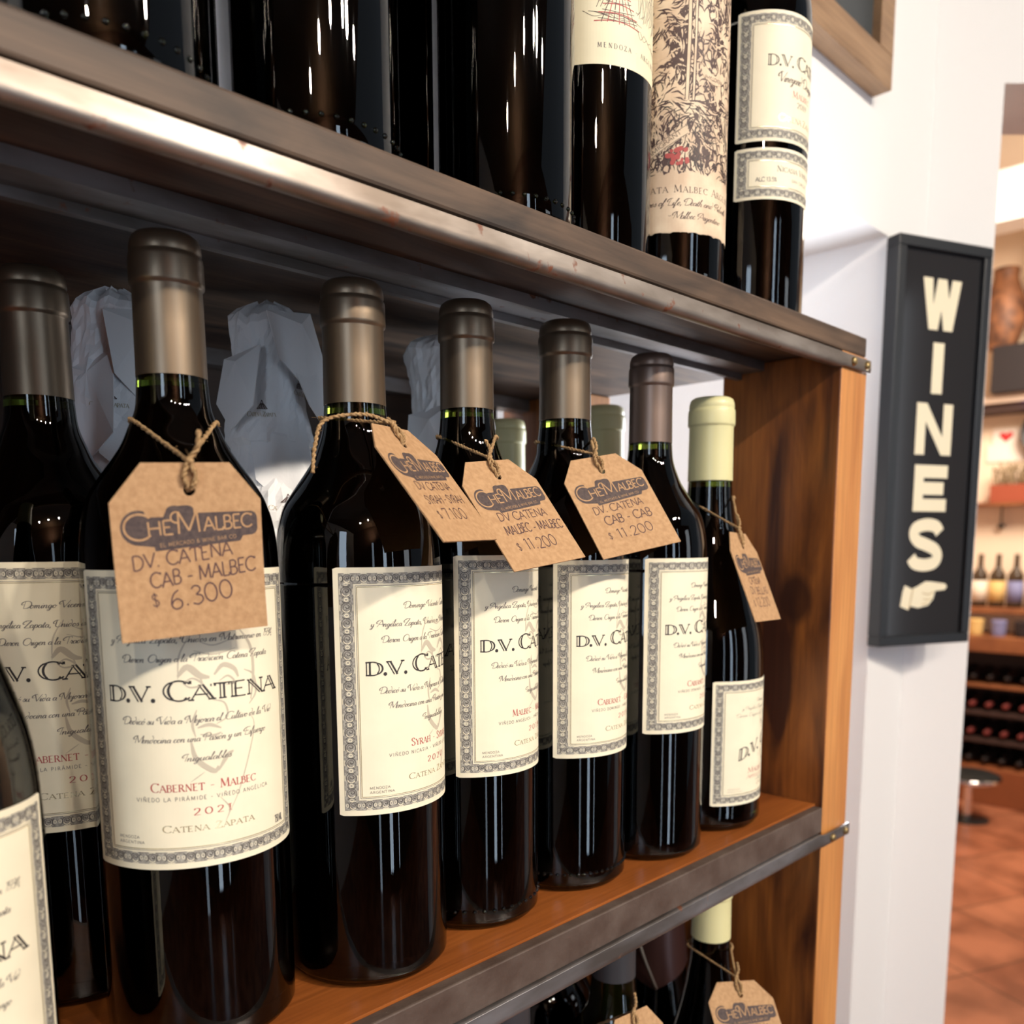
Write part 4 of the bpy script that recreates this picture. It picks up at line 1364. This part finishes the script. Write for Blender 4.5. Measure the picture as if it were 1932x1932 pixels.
# dark cloudy patches, pale column, then hatching
for (u0, v0, su, sv) in ((-26, 60, 15, 26), (20, 75, 16, 34), (-30, 120, 12, 30), (8, 45, 22, 12), (26, 130, 12, 34), (0, 100, 8, 18)):
    for i in range(44):
        u, v = u0 + rnd.gauss(0, su * .5), v0 + rnd.gauss(0, sv * .5)
        if abs(u) > W5 / 2 - 5 or v < 36 or v > H5 - 6:
            continue
        r0 = rnd.uniform(1.4, 3.6)
        k.poly([(u + r0 * rnd.uniform(.5, 1.2) * cos(2 * pi * j / 9), v + 1.5 * r0 * rnd.uniform(.5, 1.2) * sin(2 * pi * j / 9)) for j in range(9)], SEPIA, 0)
engr(-W5 / 2, W5 / 2, 33, H5 - 2, 620, SEPIA, .12, .75, 2.2)
engr(-W5 / 2, W5 / 2, 33, H5 - 2, 330, PAPER, .12, .85, 2.0)
engr(-W5 / 2, W5 / 2, 33, 80, 200, INK, .1, .4, 1.6)
for (x, s) in ((2, 2.2), (6, 1.6)):
    k.ribbon([(x, 74), (x + 1, 110), (x + 1.5, H5 - 2)], s, PAPER, 4)
    k.ribbon([(x - s / 2, 74), (x + 1 - s / 2, 110), (x + 1.5 - s / 2, H5 - 2)], .35, SEPIA, 5)
    k.ribbon([(x + s / 2, 74), (x + 1 + s / 2, 110), (x + 1.5 + s / 2, H5 - 2)], .5, SEPIA, 5)
for i in range(26):
    k.dot(-3 + rnd.uniform(-6, 6), 43 + rnd.uniform(-4.5, 4.5), rnd.uniform(.9, 1.5), RED, 5)
for i in range(8):
    k.dot(-6 + rnd.uniform(-4, 4), 150 + rnd.uniform(-5, 8), rnd.uniform(.9, 1.5), RED, 5)
k.ribbon(sp((-25, 40), (-17, 46), (-7, 52), (3, 58)), 5.0, PAPER, 5)
k.ribbon(sp((-25, 42.5), (-17, 48.5), (-7, 54.5), (3, 60.5)), .3, SEPIA, 6)
k.ribbon(sp((-25, 37.5), (-17, 43.5), (-7, 49.5), (3, 55.5)), .3, SEPIA, 6)
k.text('IMMIGRANT', -11, 48.5, 2.5, SEPIA, 'sans', 25, 'c', 6, rot=33, weight=.9)
k.ribbon(sp((12, 92), (18, 88), (24, 88), (30, 92)), 5, PAPER, 5)
k.text('PHYLLOXERA', 21, 87, 2.0, SEPIA, 'sans', 15, 'c', 6)
k.rect(-W5 / 2, 0, W5 / 2, 31.5, PAPER, 3)
k.text('Catena Zapata Malbec Argentino', -1, 22.5, 4.2, SEPIA, 'serif', 108, lay=5, track=.18, weight=.9)
k.text('Adventures of Life, Death and Rebirth', 0, 15.2, 4.0, SEPIA, 'script', 74, lay=5, slant=.4, weight=1.5)
k.text('- Malbec Argentino', 10, 7.6, 4.0, SEPIA, 'script', 38, lay=5, slant=.4, weight=1.5)
torn = lambda u: .7 * abs(sin(u * .9)) + .5 * sin(u * 2.3) + (3.6 * max(0, 1 - abs(u - 2) / 2.2)) - .6
build_label(t, 'label', .0360, 228, W5, .034, k, 'paper3', H5, torn)

# D.V. bottle with two labels
t = make_bottle('wine_bottle', 'upper bottle with two cream bordered labels, last on the board before the white wall', (.5790, .3350, UZ), 'bordeaux', .318, .054, .0365, .0139, 'bronze', UG)
k = Ink()
W6 = 92
border(k, W6, 79, 2.2, 6.4, 5.0)
Y6 = lambda f: 79 * (1 - f)
k.text('D.V.', -26, Y6(.42), 6.6, INK, 'serif', 19, 'l', inline=True)
k.text('Catena', -4, Y6(.42), 8.2, INK, 'serif', 36, 'l', inline=True)
k.text('Vineyard Designated', 2, Y6(.54), 6.2, SEPIA, 'script', 44, slant=.4, weight=1.4)
k.text('Malbec', 2, Y6(.645), 4.2, RED, 'serif', 20, track=.1)
k.text('2019', 2, Y6(.715), 3.4, INK, 'serif', 11, track=.1)
k.text('Catena Zapata', 2, Y6(.84), 4.2, GOLD, 'serif', 40)
build_label(t, 'label', .0365, 264, W6, .1095, k, 'paper', 79)
k = Ink()
border(k, W6, 32, 2.0, 6.0, 4.6)
k.text('Nicasia Vineyard', 2, 17.5, 3.6, INK, 'serif', 40, track=.1)
k.text('SAN CARLOS', 3, 12, 1.8, GREY, 'sans', 18, track=.2)
k.text('ALC 13.5%', -32, 11.0, 2.6, GREY, 'sans', 14, 'l')
build_label(t, 'label', .0365, 264, W6, .0735, k, 'paper', 32)

# ================================================================== BOTTOM COMPARTMENT
LZ = -.3545
LG = 'bottles under the lower board'
make_bottle('wine_bottle', 'cream-capped bottle under the lower board beside the side panel, its string tied to a tag', (.5520, .3350, LZ), 'burgundy', .3100, .0515, .0405, .0148, 'cream_cap', LG)
make_bottle('wine_bottle', 'dark bottle with charcoal capsule under the lower board, its tag cut off below', (.4420, .3420, LZ), 'bordeaux', .3180, .0880, .0380, .0150, 'black_cap', LG)
make_bottle('wine_bottle', 'bottle with pale warm grey capsule under the lower board', (.4680, .4280, LZ), 'bordeaux', .3180, .1000, .0380, .0140, 'grey_cap', LG)
make_bottle('wine_bottle', 'bottle with dark capsule under the lower board, leftmost of those in view', (.3330, .3370, LZ), 'bordeaux', .3180, .0950, .0380, .0155, 'black_cap', LG)
# sparkling bottle with pointed foil and ribbon
t = thing('sparkling_bottle', 'sparkling bottle with wide maroon foil and a silver ribbon under the lower board', 'wine bottle', (.6000, .4190, LZ), LG)
prof = smooth_prof([(.016, .006), (.03, .001), (.036, 0), (.039, .004), (.0405, .012), (.0405, .13), (.038, .145), (.0325, .165), (.0265, .190), (.0225, .215), (.0195, .24), (.0172, .27), (.0155, .3)])
g = MB(); g.lathe(prof, 64); g.build('glass_body', ['glass'], t, smooth=True)
g = MB(); g.lathe([(max(r - .0025, .001), z) for r, z in prof if .012 < z < .25], 40); g.build('wine', ['wine'], t, smooth=True)
g = MB()
seg = 56
rows = 14
vs, fs = [], []
ac = atan2(-.419, -.600)
for i in range(rows + 1):
    for s in range(seg):
        a = 2 * pi * s / seg
        dd = abs((a - ac + pi) % (2 * pi) - pi)
        zlow = .196 - .016 * max(0, 1 - dd / 1.3)
        f = i / rows
        z = zlow + (.321 - zlow) * f
        r = .0195 if z > .27 else .0195 + (.27 - z) * .10
        if z > .295:
            r += .0014
        if i == rows:
            r = .0138
        vs.append(((r + .001) * cos(a), (r + .001) * sin(a), z))
for i in range(rows):
    for s in range(seg):
        q = (s + 1) % seg
        fs.append((i * seg + s, i * seg + q, (i + 1) * seg + q, (i + 1) * seg + s))
fs.append(tuple(rows * seg + s for s in range(seg)))
g.add(vs, fs)
g.build('capsule', ['maroon_cap'], t, smooth=True)
g = MB()
rib = []
for i in range(15):
    f = i / 14
    a = ac - 1.0 + 1.05 * f
    z = .262 - .080 * f
    r = (.0195 if z > .27 else .0195 + (.27 - z) * .10) + .0028 + .003 * sin(pi * f)
    rib.append(Vector((r * cos(a), r * sin(a), z)))
g.tube(catmull(rib, 3), .0012, 6)
g.build('ribbon', ['silver'], t, smooth=True)

price_tag('kraft tag on the cream capped bottle under the lower board', (.5294, .3000, -.1115), (.8853, -.4516, -.1111), (.3892, .5886, .7086),
          [('DV CATENA', 0, -37, 5, 36, 2), ('$ 9.800', 2, -54, 6, 24, 2)], neck=(.5520, .3350, .0152), ringz=-.1040, group='kraft tags under the lower board', k1=.012)
price_tag('kraft tag cut off by the bottom edge of the frame, under the lower board', (.4035, .2984, -.0834), (.9951, -.0301, -.0945), (.0988, .387, .9168),
          [('DV CATENA', 0, -37, 5, 36, 2), ('$ 8.400', 2, -54, 6, 24, 2)], neck=(.4420, .3420, .0155), ringz=-.1250, group='kraft tags under the lower board', k1=.010)

# ================================================================== ON THE WALL
# WINES sign: framed print across the corner
sb = radians(-23)
SD = Vector((cos(sb), sin(sb), 0))
SN = Vector((sin(sb), -cos(sb), 0))
S0 = Vector((1.075, .43, 0))
sg = thing('wines_sign', 'tall narrow black framed sign reading WINES with a pointing hand', 'sign', S0 + Vector((0, 0, .07)))
def smap(s, z, d):   # d towards the room
    return SD * s + SN * d + Vector((0, 0, z - .07))
def sbox(mb, s0, s1, z0, z1, d0, d1, mi=0):
    vs = [smap(s, z, d) for s in (s0, s1) for z in (z0, z1) for d in (d0, d1)]
    mb.add(vs, [(0, 1, 3, 2), (4, 6, 7, 5), (0, 4, 5, 1), (2, 3, 7, 6), (0, 2, 6, 4), (1, 5, 7, 3)], mi)
s0, s1, z0, z1 = .003, .1545, .0700, .5555
g = MB()
fwid = .0125
for q in ((s0, s1, z1 - fwid, z1), (s0, s1, z0, z0 + fwid), (s0, s0 + fwid, z0 + fwid, z1 - fwid), (s1 - fwid, s1, z0 + fwid, z1 - fwid)):
    sbox(g, *q, -.020, 0.0)
g.build('frame', ['sign_black'], sg, bevel=.0012)
g = MB(); sbox(g, s0 + fwid, s1 - fwid, z0 + fwid, z1 - fwid, -.016, -.006)
g.build('sign_board', ['sign_bg'], sg)
k = Ink()
cnt = [0]
def letter(ch, x0, x1, yt, yb, th):
    w, h = x1 - x0, yt - yb
    X = lambda a: x0 + a * w
    Yv = lambda a: yb + a * h
    def pl(p):
        cnt[0] += 1
        k.poly([(X(a), Yv(c)) for a, c in p], 0, cnt[0] * .15)
    t = th / w
    v = th / h
    if ch == 'W':
        pl([(0, 1), (t, 1), (.5 * (t) + .19, 0.0), (.22 - t * .1, 0)]); pl([(.5 - t * .5, 1), (.5 + t * .45, 1), (.22 + t * .85, 0), (.22 - t * .1, 0)])
        pl([(.5 - t * .5, 1), (.5 + t * .45, 1), (.78 + t * .15, 0), (.78 - t * .8, 0)]); pl([(1 - t, 1), (1, 1), (.78 + t * .15, 0), (.78 - t * .8, 0)])
    elif ch == 'I':
        pl([(0, 0), (1, 0), (1, 1), (0, 1)])
    elif ch == 'N':
        pl([(0, 0), (t, 0), (t, 1), (0, 1)]); pl([(1 - t, 0), (1, 0), (1, 1), (1 - t, 1)]); pl([(0, 1), (t * 1.05, 1), (1, 0), (1 - t * 1.05, 0)])
    elif ch == 'E':
        pl([(0, 0), (t, 0), (t, 1), (0, 1)])
        for (c0, xr) in ((0, 1), (.5 - v / 2, .9), (1 - v, 1)):
            pl([(t * .5, c0), (xr, c0), (xr, c0 + v), (t * .5, c0 + v)])
    elif ch == 'S':
        pts = [(X(a), Yv(c)) for a, c in sp((.9, .76), (.78, .885), (.5, .925), (.2, .86), (.13, .72), (.26, .58), (.52, .5), (.78, .40), (.87, .25), (.76, .12), (.48, .075), (.2, .12), (.08, .24))]
        k.ribbon(pts, th, 0, 0)
for ch, a0, a1, t_, b_ in (('W', .049, .1113, .5127, .4533), ('I', .0706, .0886, .4387, .3787), ('N', .0496, .109, .3671, .3053), ('E', .0515, .1062, .2930, .2364), ('S', .0489, .1049, .2246, .1656)):
    letter(ch, a0 * 1000, a1 * 1000, t_ * 1000, b_ * 1000, 15.5)
# pointing hand with cuff
hx0, hy0 = 39.7, 113.1
H2 = lambda p: [(hx0 + a, hy0 + c) for a, c in p]
k.poly(H2([(0, 6), (14, 1), (19, 27), (6, 32), (3, 24)]), 0, 0)
k.poly(H2([(16, 6), (30, 3), (47, 6), (55, 14), (58, 24), (74, 25), (77.5, 29), (74, 33), (50, 36), (40, 36.5), (26, 30), (19, 28)]), 0, 0)
k.ribbon(H2([(15, 3), (20, 28)]), 1.6, 1, 1)
k.ribbon(H2(sp((36, 22), (46, 20), (56, 23))), 1.4, 1, 1)
k.ribbon(H2(sp((38, 14), (48, 13), (53, 15))), 1.2, 1, 1)
k.ribbon(H2(sp((36, 8), (43, 8), (47, 9))), 1.2, 1, 1)
mb = MB()
k.emit(mb, lambda u, v, lay: smap(u / 1000, v / 1000, -.0058 + lay * .0002))
obj('lettering', mesh('lettering', mb.v, mb.f, ['sign_letter', 'sign_shade'], mb.i, False), sg, 'cream letters WINES stacked over a pointing hand')

# chalkboard frame
fr = thing('chalkboard', 'oak framed chalkboard high on the white wall', 'chalkboard', (.75, .45, .6915))
FX1, FZ0 = 1.032, .6915
g = MB()
fwv = .034
L0 = .55
for (a, b2, c, d) in ((L0, FX1, FZ0, FZ0 + fwv), (FX1 - fwv, FX1, FZ0 + fwv, 1.25), (L0, L0 + fwv, FZ0 + fwv, 1.25), (L0, FX1, 1.25, 1.25 + fwv)):
    g.box(a - .75, b2 - .75, -.022, -.0005, c - FZ0, d - FZ0)
g.build('frame', ['frame_wood'], fr, bevel=.001)
g = MB(); g.box(L0 + fwv - .75, FX1 - fwv - .75, -.012, -.001, fwv, 1.25 - FZ0)
g.build('board', ['chalk'], fr, 'dark grey board surface')

# ================================================================== THE ROOM BEYOND
M['bar_wood'] = mat('bar_wood', lin(150, 92, 54), 0.5, col2=lin(122, 70, 40), vscale=6)
M['rack_dark'] = mat('rack_dark_wood', lin(58, 36, 30), 0.6)
M['base_wood'] = mat('bar_base_wood', lin(140, 78, 44), 0.55)
M['bottle_far'] = mat('far_bottle_glass', lin(70, 52, 34), 0.25)
M['bottle_black'] = mat('far_dark_bottle', lin(34, 28, 28), 0.25)
M['bottle_red'] = mat('far_red_foil', lin(120, 50, 46), 0.4)
M['lab_white'] = mat('far_white_label', lin(240, 225, 205), 0.6)
M['lab_yellow'] = mat('far_yellow_label', lin(230, 190, 120), 0.6)
M['lab_blue'] = mat('far_blue_label', lin(130, 130, 170), 0.6)
M['pale_shelf'] = mat('pale_shelf', lin(222, 198, 178), 0.5)
M['dark_box'] = mat('dark_cabinet', lin(40, 34, 36), 0.5)
M['clay'] = mat('terracotta_clay', lin(150, 98, 64), 0.6, col2=lin(80, 50, 36), vscale=13)
M['led'] = mat('blue_indicator', (0.02, 0.06, 0.9), 0.4, emit=(0.03, 0.08, 1.0), estr=14.0)
M['pan'] = mat('black_iron', lin(44, 38, 38), 0.5)
M['heart'] = mat('heart_red', lin(214, 48, 52), 0.5)
M['card_white'] = mat('white_card', lin(248, 232, 220), 0.6)
M['crate_red'] = mat('red_brown_box', lin(160, 76, 50), 0.6)
M['leafy'] = mat('dried_herbs', lin(150, 128, 96), 0.8)
M['chrome'] = mat('chrome', (0.8, 0.8, 0.8), 0.08, metal=1.0)
M['black_seat'] = mat('black_vinyl', lin(40, 42, 42), 0.4)

bar = thing('back_bar', 'wooden back bar with bottle racks in the room beyond', 'bar', (XF - .2, 1.5, FZ))
def bb(name, x0, x1, y0, y1, za, zb, m, label=None):
    g = MB(); g.box(x0 - XF + .2, x1 - XF + .2, y0 - 1.5, y1 - 1.5, za - FZ, zb - FZ)
    return g.build(name, [m], bar, label, bevel=.004)
bb('base_panel', XF - .40, XF - .02, .6, 2.4, FZ + .001, -1.09, 'base_wood')
bb('back_board', XF - .06, XF - .02, .6, 2.4, -1.09, -.42, 'rack_dark')
bb('counter_top', XF - .42, XF - .02, .6, 2.4, -.42, -.335, 'bar_wood')
for i, zz in enumerate((-.93, -.77, -.61)):
    bb('rack_shelf', XF - .36, XF - .06, .6, 2.4, zz - .022, zz, 'bar_wood' if i == 2 else 'rack_dark')
bb('bottle_shelf', XF - .26, XF - .02, .6, 2.4, -.215, -.180, 'bar_wood')
# lying bottles in the rack
proto_me = {}
def lying(m1, m2):
    g = MB()
    xf = Matrix.Rotation(radians(-90), 4, 'Y')
    g.lathe([(.03, 0), (.038, .004), (.038, .18), (.028, .205), (.014, .225), (.0135, .26)], 20, mi=0, xf=xf)
    g.lathe([(.0145, .235), (.0150, .255), (.0155, .292), (.012, .294)], 16, mi=1, xf=xf)
    return mesh('lying_bottle', g.v, g.f, [m1, m2], g.i, True)
lm = [lying('bottle_black', 'bottle_black'), lying('bottle_black', 'bottle_red')]
rows = [(-1.087, 'bottom row'), (-.929, 'second row'), (-.769, 'third row'), (-.609, 'top row')]
for ri, (zz, rn_) in enumerate(rows):
    first = None
    for i in range(9):
        y = 1.16 + i * .088
        o = bpy.data.objects.new('lying_bottle', lm[1 if ri in (1, 2) else 0])
        COL.objects.link(o)
        o.location = (XF - .066, y, zz + .039)
        tag(o, 'dark bottle lying in the %s of the rack below the back bar counter' % rn_, 'wine bottle', 'bottles lying in the %s of the far rack' % rn_)
# standing bottles on the shelf, each with its own label colour
def far_bottle(y, mlab, label, zz=-.1795, x=XF - .15):
    t = thing('far_bottle', label, 'bottle', (x, y, zz), 'bottles on the back bar shelf')
    g = MB(); g.lathe(smooth_prof([(.03, 0), (.040, .004), (.041, .02), (.041, .17), (.036, .195), (.02, .22), (.0145, .245), (.014, .30), (.010, .302)], 2), 24)
    g.build('glass_body', ['bottle_far'], t, smooth=True)
    g = MB(); g.lathe([(.0415, .03), (.0422, .03), (.0422, .15), (.0415, .15)], 24, close=False)
    g.build('label', [mlab], t, smooth=True)
for y, ml_, nm in ((1.66, 'lab_white', 'white labelled bottle on the back bar shelf, beside the sign frame'), (1.565, 'lab_yellow', 'yellow labelled bottle on the back bar shelf'), (1.47, 'lab_blue', 'blue labelled bottle on the back bar shelf'), (1.375, 'lab_white', 'white labelled bottle on the back bar shelf, right of the blue label')):
    far_bottle(y, ml_, nm)
# small things on the counter
for y, m, nm in ((1.62, 'lab_yellow', 'small yellow tub on the back bar counter'), (1.50, 'lab_blue', 'small bluish tub on the back bar counter'), (1.38, 'dark_box', 'small dark tub on the back bar counter')):
    g = MB(); g.lathe(smooth_prof([(.03, 0), (.036, .004), (.040, .07), (.042, .085), (.03, .09)], 2), 20, c=(0, 0))
    o = g.build('tub', [m], None, smooth=True, angle=40)
    o.location = (XF - .30, y, -.3345)
    tag(o, nm, 'tub')
# wall shelf with box and dried herbs, hanging ladle
g = MB(); g.box(-.16, 0, -.45, .45, 0, .02)
o = g.build('wall_shelf', ['bar_wood'], None, bevel=.003); o.location = (XF - .002, 1.45, .40); tag(o, 'short wooden shelf on the far wall carrying a red brown box', 'shelf')
g = MB(); g.box(-.06, .06, -.14, .14, 0, .10)
o = g.build('storage_box', ['crate_red'], None, bevel=.004); o.location = (XF - .085, 1.50, .4205); tag(o, 'red brown box on the far wall shelf', 'box')
g = MB()
rnd = random.Random(5)
for i in range(60):
    x, y = rnd.uniform(-.05, .05), rnd.uniform(-.13, .13)
    g.tube(catmull([(x, y, 0), (x + rnd.uniform(-.01, .01), y + rnd.uniform(-.02, .02), .06), (x + rnd.uniform(-.02, .02), y + rnd.uniform(-.03, .03), rnd.uniform(.09, .13))], 3), .004, 5)
o = g.build('dried_herbs', ['leafy'], None, smooth=True); o.location = (XF - .085, 1.50, .5210); tag(o, 'dried beige herbs standing on the red brown box', 'herbs'); o['kind'] = 'stuff'
g = MB()
g.tube([(0, 0, 0), (-.002, 0, -.10)], .005, 8)
g.lathe([(.004, -.125), (.018, -.12), (.022, -.105), (.006, -.098)], 14)
o = g.build('ladle', ['pan'], None, smooth=True); o.location = (XF - .03, 1.60, .398); tag(o, 'small dark ladle hanging under the far wall shelf', 'ladle')
# heart card, pan, upper shelf, cabinet
t = thing('heart_card', 'white card with a red heart on the far wall', 'sign', (XF - .01, 1.61, .66))
g = MB(); g.box(0, .008, -.10, .10, 0, .10); g.box(0, .008, -.075, .075, .0998, .19)
g.build('card', ['card_white'], t, bevel=.002)
k = Ink()
k.poly([(0, -30), (-34, 4), (-36, 18), (-26, 28), (-12, 28), (0, 16), (12, 28), (26, 28), (36, 18), (34, 4)], 0, 0)
mb = MB(); k.emit(mb, lambda u, v, lay: Vector((-.001, -u / 1000, .14 + v / 1000)))
obj('heart', mesh('heart', mb.v, mb.f, ['heart'], mb.i, False), t, 'red heart')
t = thing('frying_pan', 'black frying pan hanging below the upper shelf on the far wall', 'pan', (XF - .05, 1.395, .81))
g = MB(); g.lathe([(.001, -.001), (.09, 0), (.122, -.03), (.126, -.03), (.094, .006), (.001, .006)], 32, xf=Matrix.Rotation(radians(90), 4, 'Y'), close=False)
g.build('pan_body', ['pan'], t, smooth=True)
g = MB(); g.tube([(-.02, 0, .12), (-.02, 0, .20)], .011, 8); g.build('handle', ['pan'], t, smooth=True)
t = thing('wall_cabinet', 'pale shelf below a dark cabinet on the far wall', 'cabinet', (XF - .003, 1.4, .915))
g = MB(); g.box(-.20, 0, -.6, .6, .058, .105); g.build('shelf', ['pale_shelf'], t, bevel=.004)
g = MB(); g.box(-.17, 0, -.6, .6, .012, .0575); g.build('light_rail', ['rack_dark'], t)
g = MB(); g.box(-.26, 0, -.55, .24, .106, .36); g.build('cabinet_body', ['dark_box'], t, bevel=.004)
g = MB(); g.lathe([(.001, -.014), (.012, -.008), (.014, 0), (.012, .008), (.001, .014)], 12, xf=Matrix.Translation((-.185, .045, .04)))
g.build('indicator_lamp', ['led'], t, 'small blue light', smooth=True)
# clay pots above the cabinet
t = thing('clay_pot', 'big rounded terracotta pot on top of the dark cabinet', 'pot', (XF - .13, 1.345, 1.2755))
g = MB(); g.lathe(smooth_prof([(.07, 0), (.09, .01), (.135, .14), (.15, .30), (.13, .46), (.09, .56), (.10, .60), (.08, .60), (.05, .54)], 3), 36); g.build('pot_body', ['clay'], t, smooth=True)
t = thing('clay_jug', 'smaller terracotta jug beside the big pot on the dark cabinet', 'jug', (XF - .15, 1.625, 1.2755))
g = MB(); g.lathe(smooth_prof([(.05, 0), (.07, .006), (.105, .12), (.10, .26), (.065, .37), (.068, .43), (.05, .43)], 3), 30); g.build('jug_body', ['clay'], t, smooth=True)
g = MB(); g.tube(catmull([(-.03, .068, .37), (-.04, .13, .34), (-.04, .14, .24), (-.03, .10, .16)], 4), .009, 8); g.build('handle', ['clay'], t, smooth=True)
# bulkhead and upper wall seen through the opening
structure(box_obj('trim_1', 4.9, 5.1, -1.2, 2.6, 1.75, 1.99, 'wall'))
# low round stool
t = thing('low_stool', 'low dark round stool with chrome rim on the tiled floor', 'stool', (5.0, 1.47, FZ))
g = MB(); g.lathe([(.13, .215), (.15, .22), (.15, .25), (.12, .262), (.001, .264)], 32); g.build('seat', ['black_seat'], t, smooth=True, angle=40)
g = MB(); g.lathe([(.150, .222), (.156, .225), (.156, .244), (.150, .247)], 32, close=False); g.build('rim', ['chrome'], t, smooth=True)
g = MB(); g.lathe([(.022, .012), (.022, .216)], 16); g.build('stem', ['chrome'], t, smooth=True, angle=40)
g = MB(); g.lathe([(.11, .001), (.11, .006), (.03, .018), (.001, .018)], 28); g.build('foot', ['black_seat'], t, smooth=True, angle=40)
